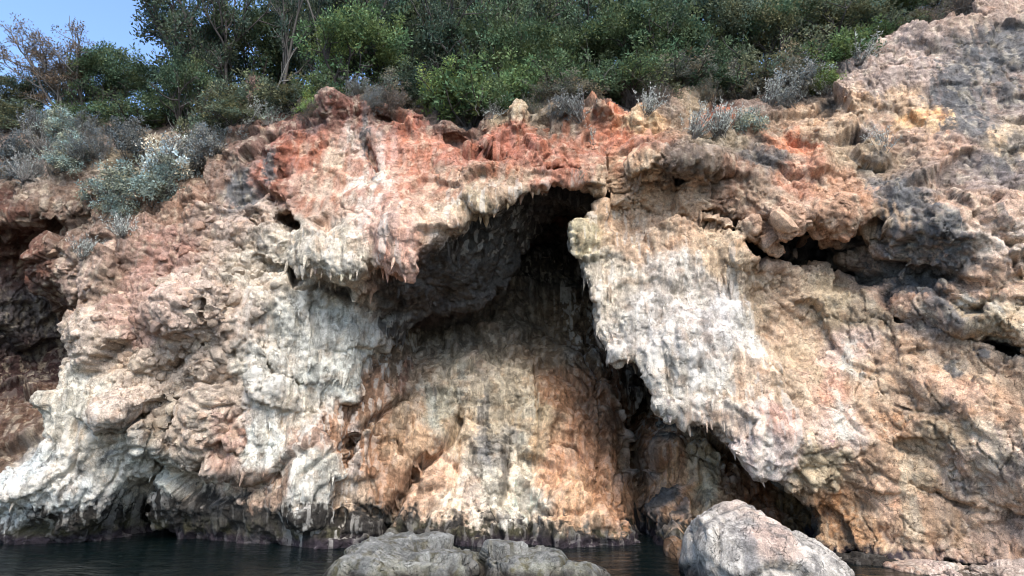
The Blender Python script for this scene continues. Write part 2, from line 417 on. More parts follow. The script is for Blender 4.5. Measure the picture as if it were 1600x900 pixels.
# ------------------------------------------------------------------ THE CLIFF: relief
def pgon(pts, Y=15.2):
    return np.array([at(a, b, Y)[[0, 2]] for a, b in pts])
def mask(pts, P, soft=0.5, Y=15.2):
    return sstep(-soft, soft, poly_sdf(pgon(pts, Y), P[:, [0, 2]])).astype(np.float32)
CONG = [(105,420),(330,295),(450,320),(470,440),(410,540),(310,610),(110,570)]
FLOWS = [[(380,450),(620,470),(565,640),(535,850),(450,850),(380,720)], [(880,350),(1000,360),(1160,400),(1195,540),(1240,700),(1190,750),(1040,660),(930,540)], [(450,350),(640,330),(640,430),(450,430)], [(90,560),(250,700),(200,820),(-20,820)], [(700,300),(900,285),(1000,340),(780,370),(680,390)]]
BLOCK = [(560,150),(1400,60),(1420,400),(1000,350),(900,270),(560,230)]
SMOOTH = [([(1390,110),(1660,-40),(1660,300),(1400,300)],.6),([(425,195),(720,185),(715,300),(560,345),(435,330)],.82),([(570,300),(705,300),(655,415),(590,395)],.6),([(235,445),(312,445),(322,535),(250,535)],.7),([(1180,500),(1400,520),(1420,700),(1240,700)],.45),([(1395,680),(1460,680),(1480,870),(1400,870)],.5),([(1130,650),(1330,600),(1330,700),(1190,740)],.3),([(100,560),(260,680),(220,800),(0,800)],.35),([(280,790),(520,790),(520,860),(280,860)],.5),([(1480,280),(1700,280),(1700,470),(1480,430)],.5),([(1250,530),(1640,560),(1640,870),(1300,820)],.45),([(1000,360),(1150,380),(1190,540),(1230,700),(1100,640),(960,540)],.4)]
def masks(P):
    depth = P[:, 1] - front(P[:, 0], P[:, 2])
    bdist = back(P[:, 0], P[:, 2]) - P[:, 1]
    cave = poly_sdf(np.array([at(a, b, 17.5)[[0, 2]] for a, b in SLICES[2][1]]), P[:, [0, 2]])
    isback = sstep(0.75, 0.25, bdist) * sstep(-0.9, -0.2, cave) * sstep(-.35, .0, depth)
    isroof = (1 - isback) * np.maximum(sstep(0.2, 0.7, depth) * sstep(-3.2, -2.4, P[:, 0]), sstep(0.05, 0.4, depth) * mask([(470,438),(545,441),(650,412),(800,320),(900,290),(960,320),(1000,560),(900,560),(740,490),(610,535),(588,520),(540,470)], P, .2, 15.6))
    fl = np.zeros(len(P), np.float32)
    for f in FLOWS: fl = np.maximum(fl, mask(f, P, .4))
    cg = mask(CONG, P, .5)
    sm = np.ones(len(P), np.float32)
    for f, k in SMOOTH: sm = np.minimum(sm, 1 - k * mask(f, P, .3))
    return depth, isback.astype(np.float32), isroof.astype(np.float32), fl, cg, sm
V = relax(V, Fq, 0.5)
N = vnormals(V, Fq)
Vs = V
for _ in range(14): Vs = relax(Vs, Fq, 0.8)
NS = vnormals(Vs, Fq)                       # direction the rock faces at large: relief is cut along it
depth, isback, isroof, fl, cg, sm = masks(V)
front_ = 1 - isback
P = V.astype(np.float32)
wp = P + 0.25 * np.stack([perlin(P * 1.1 + 2), perlin(P * 1.1 + 12), perlin(P * 1.1 + 22)], 1)
def spall(n, k):          # flakes fallen off in steps: flats with sharp edges
    t = n * k; i = np.floor(t); f = t - i
    return (i + sstep(.45, .55, f)) / k
d = np.zeros(len(P), np.float32)
F1, F2, ID, OFF = worley(wp * (0.75, 0.75, 0.85))
d += (0.54 * (1 - .5 * fl) * sm * front_ + 0.34 * isback) * np.einsum('ij,ij->i', OFF, _rd[ID]) - sstep(.05, 0, F2 - F1) * (.06 * sm * front_ + .03 * isback)
F1, F2, ID, OFF = worley(wp * (1.9, 1.9, 2.2) + 50)
d += (0.10 * (1 - .6 * fl) * sm * front_ + 0.10 * isback) * np.einsum('ij,ij->i', OFF, _rd[ID]) - sstep(.06, 0, F2 - F1) * (1 - .6 * fl) * (.05 * sm * front_ + .03 * isback)
d += (.22 * front_ * (.35 + .65 * sm) * (1 - .4 * fl) + .14 * isback) * spall(fbm(wp, .85, 3, .5, False, 7), 7)
F1, F2, ID, OFF = worley(wp * (1.0, 1.0, .38) + 90)
d += isback * (.34 * np.einsum('ij,ij->i', OFF, _rd[ID]) - .10 * sstep(.07, 0, F2 - F1))
# fluting where calcite ran down
d += 0.10 * fl * front_ * (1 - 2.2 * np.abs(perlin(wp * (2.9, 2.9, 0.42) + 40))) + 0.09 * isback * (1 - 2.2 * np.abs(perlin(wp * (1.5, 1.5, 0.22) + 60)))
V = V + NS * d[:, None]
# fringes hanging from undersides
down = np.clip(-N[:, 2] - 0.15, 0, 1) * (0.35 + .65 * fl) * front_
spike = np.clip(perlin(P * (3.6, 3.6, .4) + 80) - .12, 0, 1)
V[:, 2] -= 0.55 * down * spike
print('coarse relief', round(time.time() - T0, 1))
Vc, Fc = V.copy(), Fq.copy()
V6, Fq = subdivide(np.concatenate([V, NS], 1), Fq)
V, NS = V6[:, :3].copy(), V6[:, 3:]
V = relax(V, Fq, 0.15)
N = NS * .75 + vnormals(V, Fq) * .25
N /= np.linalg.norm(N, axis=1, keepdims=True)
depth, isback, isroof, fl, cg, sm = masks(V)
front_ = 1 - isback
P = V.astype(np.float32)
wp = P + 0.10 * np.stack([perlin(P * 2.7 + 2), perlin(P * 2.7 + 12), perlin(P * 2.7 + 22)], 1)
lean = sstep(4.5, 7.0, P[:, 0]) * front_                       # beds dip to the right at that end of the cliff
wp[:, 2] += lean * .45 * (P[:, 0] - 4.5)
F1, F2, ID, OFF = worley(wp * (4.6, 4.6, 5.4))
tilt = np.einsum('ij,ij->i', OFF, _rd[ID])
crease = sstep(0.10, 0.0, F2 - F1)
d = (0.048 * front_ * (1 - .6 * fl) * sm + 0.012 * isback) * tilt - crease * (0.028 * front_ * (1 - .7 * fl) * sm + 0.006 * isback) + cg * 0.06 * (0.5 - F1)
d += (.09 * front_ * (.4 + .6 * sm) * (1 - .5 * fl) + .035 * isback) * spall(fbm(wp * (1, 1, 1.3), 2.4, 3, .5, False, 27), 6)
f1 = fbm(wp, 5.2, 3, .6, True)
d += (0.032 * front_ * (.4 + .6 * sm) * (1 - .3 * fl) + 0.012 * isback) * f1
# fracture network: thin deep lines, longer than wide
F1, F2, ID, OFF = worley(wp * (1.5, 1.5, .85) + 33)
d -= .10 * sstep(.045, 0, F2 - F1) * (front_ * (1 - .7 * fl) + 1.0 * isback) * sstep(-.25, .1, perlin(P * 1.1 + 66))
d += fl * (0.045 * (1 - 2.2 * np.abs(perlin(wp * (6.5, 6.5, 0.7) + 40))) + .028 * (1 - 2.2 * np.abs(perlin(wp * (12, 12, 1.6) + 45)))) + 0.030 * isback * (1 - 2.2 * np.abs(perlin(wp * (4.5, 4.5, 0.5) + 60)))
d += 0.016 * perlin(P * 11.0)
# joints and cracks in the rock: (on the back wall?, line, half width, depth)
CRACKS = [(1,[(536,700),(570,668),(600,640),(640,612)],.07,.22),(1,[(590,835),(600,815),(625,770),(660,720),(700,690),(716,655),(722,640)],.10,.36),(1,[(716,655),(712,600)],.03,.06),(1,[(722,632),(770,630)],.03,.06),(1,[(560,790),(600,812),(585,850)],.08,.2),(1,[(720,690),(712,760),(700,800)],.02,.05),
 (1,[(842,770),(830,800),(826,840)],.04,.1),(1,[(768,790),(780,820),(782,850)],.04,.1),(1,[(858,820),(862,860)],.04,.1),(1,[(835,560),(840,640),(835,740)],.03,.08),(1,[(870,690),(900,700),(925,740),(930,780),(905,800),(880,800)],.04,.10),(1,[(935,620),(940,700),(930,760)],.04,.10),(1,[(960,640),(985,650),(975,700),(960,760),(970,830)],.06,.15),(1,[(1000,640),(990,700),(1000,760),(1010,850)],.10,.3),
 (1,[(620,600),(650,640),(640,700)],.03,.06),(1,[(880,600),(900,640),(890,690)],.03,.06),(1,[(1085,690),(1095,760),(1085,820)],.03,.08),(1,[(1125,700),(1130,770)],.04,.1),(1,[(1180,760),(1175,800)],.05,.1),(1,[(580,680),(575,740),(590,790)],.03,.06),(1,[(910,560),(935,590),(930,620)],.04,.1),(1,[(770,560),(800,575),(850,570),(890,560)],.03,.06),(1,[(800,620),(850,615),(900,640)],.025,.05),
 (0,[(1200,565),(1218,585),(1240,610)],.035,.10),(0,[(110,560),(160,560),(230,590)],.04,.08),(0,[(196,672),(205,700),(240,700)],.04,.10),(0,[(1290,610),(1310,640),(1345,680)],.04,.08),(0,[(1260,590),(1280,640),(1270,700)],.03,.06),(0,[(1340,680),(1345,720),(1400,760)],.03,.06),(0,[(470,745),(505,725),(540,690)],.05,.12),(0,[(1060,330),(1058,400)],.03,.05),
 (0,[(350,470),(345,520),(370,570)],.04,.08),(0,[(225,470),(300,480)],.03,.05),(0,[(1420,600),(1440,660),(1500,740)],.04,.08),(0,[(1490,330),(1500,380)],.03,.06),(0,[(95,760),(112,735),(125,700)],.04,.10),(0,[(70,725),(85,695)],.04,.10),(0,[(160,790),(180,750),(190,720)],.05,.10),(0,[(380,640),(385,700),(375,745)],.03,.07),(0,[(300,620),(330,640),(370,630)],.05,.1),(0,[(430,470),(420,520),(440,560)],.03,.06)]
XZp = P[:, [0, 2]] + 0.05 * np.stack([perlin(P * 4 + 70), perlin(P * 4 + 90)], 1)
for isb, L, w, dep in CRACKS:
    pts = np.array([(atb if isb else atf)(*p)[[0, 2]] for p in L])
    lo, hi = pts.min(0) - 3 * w, pts.max(0) + 3 * w
    m = np.flatnonzero((XZp[:, 0] > lo[0]) & (XZp[:, 0] < hi[0]) & (XZp[:, 1] > lo[1]) & (XZp[:, 1] < hi[1]) & ((isback > .5) == bool(isb)))
    if not len(m): continue
    dd, u = line_dist(pts, XZp[m])
    d[m] -= dep * (2.0 if isb else 1.5) * np.exp(-(dd / (w * (1.25 if isb else 1.0))) ** 2) * np.minimum(1, 8 * np.minimum(u, 1 - u) + .3)
V = V + N * d[:, None]
print('fine relief', len(V), round(time.time() - T0, 1))

# ------------------------------------------------------------------ THE CLIFF: mineral colours, with roof and cleft shade painted in
CF = """30,340:120,72,60 60,420:158,95,76 20,560:80,62,58 40,660:125,88,72 20,720:130,98,82 20,480:120,120,118 70,500:120,80,66 60,380:150,92,74 130,430:190,155,135 160,440:170,108,88 200,440:182,135,115 240,400:175,122,102 200,400:165,95,78 330,340:178,142,122 300,320:160,110,92 280,480:204,168,148 150,520:198,172,152 210,510:185,140,120
200,570:195,168,144 340,480:188,162,144 400,420:198,180,160 380,350:192,162,142 440,400:202,187,167 120,620:208,198,180 180,640:208,180,160 150,700:205,185,160 100,760:205,208,203 60,770:208,215,213 30,785:195,200,196 220,720:192,192,182 250,660:172,152,132 320,600:184,160,140 300,680:198,172,150 370,690:188,142,120 430,560:190,184,174 480,520:184,182,174 520,600:194,194,186 450,650:208,193,175
410,690:212,214,207 490,690:192,150,125 500,730:208,203,191 490,790:217,214,207 430,760:165,128,102 350,270:138,97,86 375,300:125,122,120 420,270:168,90,72 440,230:168,84,67 480,230:194,108,86 520,260:208,162,142 560,240:208,184,168 600,240:208,166,150 570,290:213,198,183 650,230:203,118,93 640,270:208,140,120 700,240:188,103,80 700,290:198,142,120 760,230:184,93,73 640,330:208,150,130 600,340:213,182,166
520,320:194,168,148 540,380:212,197,177 620,390:208,167,147 680,340:208,183,160 740,310:188,152,127 780,290:184,142,120 640,185:168,84,69 740,185:142,95,80 820,220:184,93,70 860,200:132,96,82 860,250:188,103,80 900,230:178,110,88 920,260:194,120,95 960,160:214,120,84 990,190:222,166,120 970,215:208,108,73 980,270:198,168,138 940,290:198,152,127 1000,230:183,110,85 800,180:190,150,120 800,200:195,100,75 560,175:150,80,68
1060,245:125,110,98 1100,250:130,115,100 1130,180:204,103,68 1080,160:168,132,107 1130,220:150,120,100 1180,250:112,102,94 1160,280:164,112,92 1240,220:208,124,84 1290,190:198,152,122 1290,220:188,152,127 1250,280:194,126,100 1200,300:168,132,114 1230,340:188,163,140 1320,300:194,136,106 1320,350:184,132,106 1350,240:168,137,114 1440,185:227,177,127 1400,160:203,157,127 1400,210:183,163,142 1380,120:172,162,152 1440,100:178,168,158 1200,190:150,115,95
1500,150:118,115,112 1530,90:120,120,118 1590,60:125,125,122 1580,150:150,140,130 1520,200:130,125,118 1500,230:188,162,140 1540,260:140,135,130 1580,220:203,168,142 1560,340:198,178,158 1590,380:203,193,178 1500,320:188,168,148 1420,300:135,130,122 1440,360:122,119,116 1450,400:168,152,137 1400,340:178,142,120 1480,420:130,125,115 1530,440:198,172,147 1470,490:120,115,108 1560,490:198,168,142 1420,450:188,163,140 1590,570:193,152,127 1540,30:165,150,135
960,350:198,168,138 910,370:193,163,132 1000,380:194,168,142 1060,340:198,168,140 1120,400:198,175,147 960,440:204,193,175 1060,430:208,198,185 1020,500:208,201,191 1100,500:204,198,191 1150,490:198,195,191 1100,580:211,208,201 1050,600:208,201,188 1140,650:208,188,170 1170,600:208,162,142 1200,660:208,183,168 1190,710:213,208,201 1180,480:193,152,127 1220,500:188,147,122 1300,470:188,158,132 1260,560:194,158,132
1230,600:198,163,142 1300,600:198,168,147 1310,660:208,198,185 1340,560:208,193,178 1360,480:172,142,120 1380,580:198,158,132 1350,620:198,152,124 1420,560:184,142,117 1400,640:194,152,127 1280,730:178,152,127 1300,780:184,132,96 1340,830:184,137,101 1380,740:188,142,114 1410,780:208,183,157 1440,740:194,158,130 1450,820:198,152,124 1480,680:163,132,107 1500,620:198,172,147 1540,580:198,158,132 1520,700:204,188,168 1570,640:194,147,120
1560,740:165,155,142 1590,780:203,183,157 1500,830:184,142,114 1580,850:188,168,147 1400,885:183,168,150 1500,890:178,158,140 1700,300:190,165,140 1700,700:190,155,128 600,172:112,88,78 680,178:118,96,86 740,188:122,97,84 860,180:127,102,87 905,170:130,108,92 1050,158:140,122,106 1180,172:122,107,97 560,166:116,90,80 475,192:122,95,88 400,225:122,98,88 640,172:125,85,74 780,175:165,135,110 100,250:130,118,106 40,260:128,116,104 180,240:135,110,92 60,225:128,116,104 230,260:140,100,84 300,235:135,100,85 250,225:140,105,88 200,290:128,88,74 100,300:118,84,72"""
CB_ = """580,620:150,115,90 560,700:152,114,86 620,640:155,132,107 650,600:134,114,94 640,680:170,138,107 600,760:142,106,78 560,790:165,143,122 690,640:155,149,131 720,580:155,143,124 720,660:180,158,130 680,740:190,153,124 720,790:204,183,162 760,640:170,158,137 780,700:125,120,112 790,620:165,153,132 760,760:180,174,161 800,760:205,194,175 830,640:175,153,120 840,700:186,158,124 820,800:209,201,188 870,620:155,112,78 870,720:186,137,99
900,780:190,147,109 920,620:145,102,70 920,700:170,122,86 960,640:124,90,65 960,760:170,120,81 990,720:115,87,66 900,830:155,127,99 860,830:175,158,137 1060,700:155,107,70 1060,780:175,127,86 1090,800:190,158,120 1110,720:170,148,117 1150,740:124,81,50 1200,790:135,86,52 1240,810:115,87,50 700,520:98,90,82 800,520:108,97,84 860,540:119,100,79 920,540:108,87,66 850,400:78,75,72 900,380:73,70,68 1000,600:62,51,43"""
def ctable(txt, fn):
    p, c = [], []
    for w in txt.split():
        a, b = w.split(':')
        a = [float(v) for v in a.split(',')]
        q = srgb(*[float(v) for v in b.split(',')])
        if fn is atf and a[0] < 105 and 300 < a[1] < 740: p.append(at(a[0], a[1], 18.8)[[0, 2]]); q = q * (.62, .55, .55)  # cleft: deep red rock, darkened further with its shade painted into the colour
        else: p.append(fn(*a)[[0, 2]])
        if fn is atf and 105 < a[0] < 560 and a[1] > 335: q = (q * .62 + q.mean() * .38) * (1.04, 1.05, .99)
        if fn is atf and a[0] > 1180: q = q * (1.06, .955, .93)
        c.append(q)
    return np.array(p, np.float32), np.array(c, np.float32)
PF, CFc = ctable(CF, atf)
lum_ = CFc.mean(1, keepdims=True); sat_ = (CFc.max(1) - CFc.min(1)) / CFc.max(1)
CFc = np.where((sat_ > .55)[:, None], (CFc * .70 + lum_ * .30) * (1, 1.14, 1), CFc) * (1.03, .975, .92)
PB, CBc = ctable(CB_, atb)
CBc = (CBc * .78 + CBc.mean(1, keepdims=True) * .22) * (1.36, 1.26, 1.10)
def blend(Q, P, C, soft=0.12):
    out = np.empty((len(Q), 3), np.float32)
    pp = (P * P).sum(1)
    def run(s):
        q = Q[s:s + 20000].astype(np.float32)
        d2 = np.maximum((q * q).sum(1)[:, None] + pp - 2 * q @ P.T, 0) + np.float32(soft * soft)
        w = 1 / (d2 * d2 * d2)
        out[s:s + 20000] = (w @ C) / w.sum(1, keepdims=True)
    list(POOL.map(run, range(0, len(Q), 20000)))
    return out
REDP = [(425,195),(560,165),(760,185),(960,130),(1010,240),(960,280),(850,285),(720,305),(640,330),(560,330),(430,325)]
GREY, BLACK, WHITE, RED, CREAM, OCHRE = srgb(98, 96, 94), srgb(52, 49, 46), srgb(218, 208, 190), srgb(164, 104, 80), srgb(212, 190, 160), srgb(205, 135, 75)
# streaks and patches: (on back wall?, line, half width, colour, strength)
STREAK = [(0,[(572,168),(573,230),(590,300)],.10,GREY,.9),(0,[(372,262),(378,335)],.34,GREY,.95),(0,[(425,232),(420,295)],.24,GREY,.9),(0,[(440,200),(436,300)],.14,RED,.8),(0,[(465,195),(470,270)],.2,RED,.8),(0,[(500,200),(495,300)],.14,RED,.5),(0,[(625,170),(640,215)],.3,RED,.8),(0,[(650,200),(645,320)],.12,RED,.5),(0,[(690,220),(800,265)],.25,RED,.6),(0,[(820,200),(815,225)],.2,RED,.9),(0,[(860,215),(960,245)],.22,RED,.65),
 (0,[(545,185),(545,290)],.12,WHITE,.5),(0,[(590,200),(600,290)],.10,WHITE,.4),(0,[(415,640),(400,740)],.16,WHITE,.9),(0,[(500,735),(482,845)],.2,WHITE,.85),(0,[(520,740),(510,820)],.08,WHITE,.7),(0,[(470,770),(465,810)],.1,WHITE,.6),(0,[(140,680),(80,760),(20,790)],.3,WHITE,.75),(0,[(205,680),(170,750),(150,800)],.16,WHITE,.8),(0,[(225,730),(200,750)],.12,WHITE,.8),(0,[(370,780),(350,810)],.07,WHITE,.8),(0,[(340,740),(345,770)],.1,WHITE,.7),(0,[(160,655),(140,665)],.15,WHITE,.7),(0,[(280,700),(275,725)],.1,WHITE,.6),(0,[(495,650),(480,680)],.1,WHITE,.8),(0,[(430,720),(440,740)],.08,WHITE,.7),
 (0,[(270,668),(272,690)],.06,BLACK,.8),(0,[(125,725),(104,785)],.05,BLACK,.8),(0,[(88,700),(70,730)],.05,BLACK,.7),(0,[(185,700),(170,730)],.05,GREY,.7),(0,[(417,650),(420,680)],.04,GREY,.8),(0,[(405,370),(405,400)],.1,GREY,.7),
 (0,[(1370,265),(1420,330),(1450,420)],.36,GREY,.85),(0,[(1400,290),(1400,340)],.2,GREY,.8),(0,[(1470,330),(1500,400)],.2,GREY,.8),(0,[(1600,200),(1570,270)],.2,GREY,.7),(0,[(1490,60),(1560,120),(1600,170)],.3,GREY,.8),(0,[(1420,380),(1460,470)],.15,GREY,.8),(0,[(1480,330),(1490,410)],.12,GREY,.8),(0,[(1490,80),(1505,230)],.5,GREY,.9),(0,[(1555,35),(1590,110)],.6,GREY,.85),(0,[(1530,230),(1560,260)],.3,GREY,.6),(0,[(1575,640),(1610,760)],.10,BLACK,.75),(0,[(1540,660),(1570,720)],.1,GREY,.6),(0,[(1455,440),(1490,510)],.2,GREY,.75),(0,[(1535,545),(1550,560)],.12,GREY,.9),(0,[(1485,565),(1500,585)],.12,GREY,.9),(0,[(1330,205),(1385,200)],.25,GREY,.7),(0,[(1360,140),(1390,180)],.25,GREY,.6),(0,[(1140,245),(1230,255)],.3,GREY,.5),(0,[(1465,650),(1480,625)],.12,GREY,.5),(0,[(1400,240),(1350,250)],.15,GREY,.5),(0,[(1510,320),(1495,290)],.06,BLACK,.7),(0,[(1545,320),(1560,350)],.1,GREY,.7),
 (0,[(1155,480),(1185,560)],.25,WHITE,.65),(0,[(1100,560),(1130,650)],.35,WHITE,.5),(0,[(1305,640),(1312,690)],.16,WHITE,.85),(0,[(1290,590),(1325,660),(1350,680)],.05,WHITE,.7),(0,[(1335,530),(1345,590)],.12,WHITE,.8),(0,[(1408,700),(1425,790),(1450,860)],.16,CREAM,.8),(0,[(1060,380),(1075,450)],.12,WHITE,.7),(0,[(1170,640),(1200,710)],.12,WHITE,.6),(0,[(1000,480),(960,520)],.25,WHITE,.4),(0,[(1530,350),(1540,400)],.3,WHITE,.35),(0,[(1580,340),(1600,390)],.2,WHITE,.4),(0,[(1525,455),(1545,495)],.06,WHITE,.7),(0,[(1510,640),(1560,740)],.2,CREAM,.6),
 (0,[(1430,190),(1460,175)],.25,OCHRE,.5),(0,[(955,145),(970,215)],.18,srgb(198,112,74),.6),(0,[(1120,170),(1150,195)],.2,srgb(198,112,74),.6),(0,[(1220,225),(1290,225)],.22,srgb(196,112,78),.7),(0,[(985,175),(1000,200)],.15,srgb(235,190,150),.8),(0,[(1280,770),(1340,830)],.3,OCHRE,.4),(0,[(1400,690),(1380,640)],.2,OCHRE,.3),
 (1,[(785,672),(795,720),(782,775)],.11,BLACK,.75),(1,[(760,685),(765,722)],.07,BLACK,.7),(1,[(683,600),(680,650)],.06,BLACK,.75),(1,[(762,600),(752,660),(758,740)],.14,GREY,.7),(1,[(665,590),(690,690)],.16,srgb(160,158,142),.6),(1,[(830,600),(815,700),(820,830)],.22,srgb(205,195,172),.6),(1,[(722,560),(725,640)],.12,srgb(185,178,160),.6),(1,[(740,740),(735,790)],.2,srgb(215,190,170),.5),(1,[(562,650),(550,780)],.1,srgb(205,200,190),.5),(1,[(875,630),(860,680)],.1,srgb(110,75,50),.6),(1,[(930,600),(950,720)],.15,srgb(110,75,50),.5),(1,[(1045,680),(1050,800)],.1,srgb(205,160,110),.4),(1,[(1110,700),(1105,800)],.16,srgb(195,180,150),.6),(1,[(600,620),(590,740)],.14,srgb(132,96,68),.5),(1,[(910,740),(890,790)],.2,srgb(210,165,120),.4),(1,[(780,800),(800,835)],.15,srgb(120,120,116),.6),(1,[(640,560),(620,620)],.15,srgb(120,70,55),.5)]
def rock_colour(P, isback, isroof, fl):
    """rock colour at P: iron red, calcite, lichen, the dark tide film, painted roof and cleft shade"""
    P = np.asarray(P, np.float32)
    w = np.stack([perlin(P * 1.3 + 5), perlin(P * 1.3 + 25)], 1) * 0.35 + np.stack([perlin(P * 4.3 + 15), perlin(P * 4.3 + 35)], 1) * 0.14 + np.stack([perlin(P * 12 + 18), perlin(P * 12 + 38)], 1) * 0.06
    Q = P[:, [0, 2]] + w
    cf = blend(Q, PF, CFc); cb2 = blend(Q, PB, CBc)
    roof_shade = srgb(78, 75, 71).astype(np.float32)  # shade inside the cave painted on its ceiling as a dark grey
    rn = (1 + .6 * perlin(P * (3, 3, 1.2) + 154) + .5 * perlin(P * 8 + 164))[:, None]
    c = cf * (1 - isroof[:, None] * .96) + roof_shade * rn * isroof[:, None] * .96
    c = c * (1 - isback[:, None]) + cb2 * isback[:, None]
    n1 = perlin(P * (2.2, 2.2, 1.4) + 44); n2 = perlin(P * (6, 6, 2.0) + 54); n3 = perlin(P * 13 + 64); n4 = perlin(P * 24 + 74)
    vst = perlin(P * (9, 9, 0.9) + 84)
    for isb, L, wd, col, k in STREAK:
        pts = np.array([(atb if isb else atf)(*p)[[0, 2]] for p in L])
        lo, hi = pts.min(0) - 2.2 * wd - .3, pts.max(0) + 2.2 * wd + .3
        m = np.flatnonzero((Q[:, 0] > lo[0]) & (Q[:, 0] < hi[0]) & (Q[:, 1] > lo[1]) & (Q[:, 1] < hi[1]) & ((isback > .5) == bool(isb)))
        if not len(m): continue
        dd, u = line_dist(pts, P[m][:, [0, 2]] + .4 * w[m])
        a = k * sstep(1.2, .7, dd / wd + 1.0 * vst[m] + .5 * n3[m]) * (np.minimum(1, 5 * np.minimum(u, 1 - u) + .25))
        c[m] = c[m] * (1 - a[:, None]) + col * a[:, None]
    a = .62 * mask(REDP, P, .35) * (1 - isback) * (1 - isroof) * sstep(-.05, .30, perlin(P * (4.2, 4.2, .55) + 144) + .35 * n1 + .2 * n3)
    c = c * (1 - a[:, None]) + srgb(166, 104, 76) * a[:, None]
    # broken mottling: pale crust, rusty and grey blotches
    a = .28 * sstep(.15, .5, n2 + .5 * n1 + .4 * n3) * (1 - isroof); c = c * (1 - a[:, None]) + srgb(224, 206, 176) * a[:, None] * (.6 + .4 * (1 - isback))[:, None] + c * a[:, None] * (.4 * isback)[:, None]
    a = .30 * sstep(.2, .55, perlin(P * 3.1 + 104) + .4 * n4); c = c * (1 - a[:, None]) + c * srgb(228, 186, 148) * a[:, None]
    a = .40 * sstep(.22, .5, perlin(P * (3.6, 3.6, 2.4) + 124) + .4 * n4 - .15 * fl); c = c * (1 - a[:, None]) + srgb(120, 111, 99) * a[:, None] * (.5 + .5 * c / .5)
    c = c * (1 + .13 * n3 + .12 * n4 + .10 * vst)[:, None]
    # film left by the sea
    reach = np.interp(P[:, 0], [-16, -13, -10.5, -8, -4.5, -2, 0.5, 2.5, 4, 5.2, 7, 14], [.3, .4, .95, 1.1, .85, .6, .5, .4, .5, .4, .05, .05])
    t = sstep(.20, -.10, P[:, 2] - reach + .38 * n1 + .3 * vst + .2 * n3)
    film = srgb(62, 57, 51) * (1 + .3 * n3 + .2 * n4)[:, None]
    ol = sstep(.75, .2, P[:, 2]) * sstep(-.1, .4, n1 + n2 * .6)
    film = film * (1 - .6 * ol[:, None]) + srgb(80, 75, 48) * .6 * ol[:, None]
    pu = sstep(.26, .12, P[:, 2] + .06 * n2); film = film * (1 - pu[:, None]) + srgb(54, 46, 49) * pu[:, None]
    c = c * (1 - t[:, None]) + film * t[:, None]
    return np.clip(c, .004, .78)
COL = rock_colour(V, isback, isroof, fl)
# how much dark and pale water-borne crust runs down the rock here
FIN = np.stack([np.clip(.45 * fl + .8 * isback + .22 * front_ * (1 - isroof), 0, 1), np.clip(  .75 * fl + .25 * isback + .15 * front_ * (1 - isroof), 0, 1)], 1)
print('colour', round(time.time() - T0, 1))

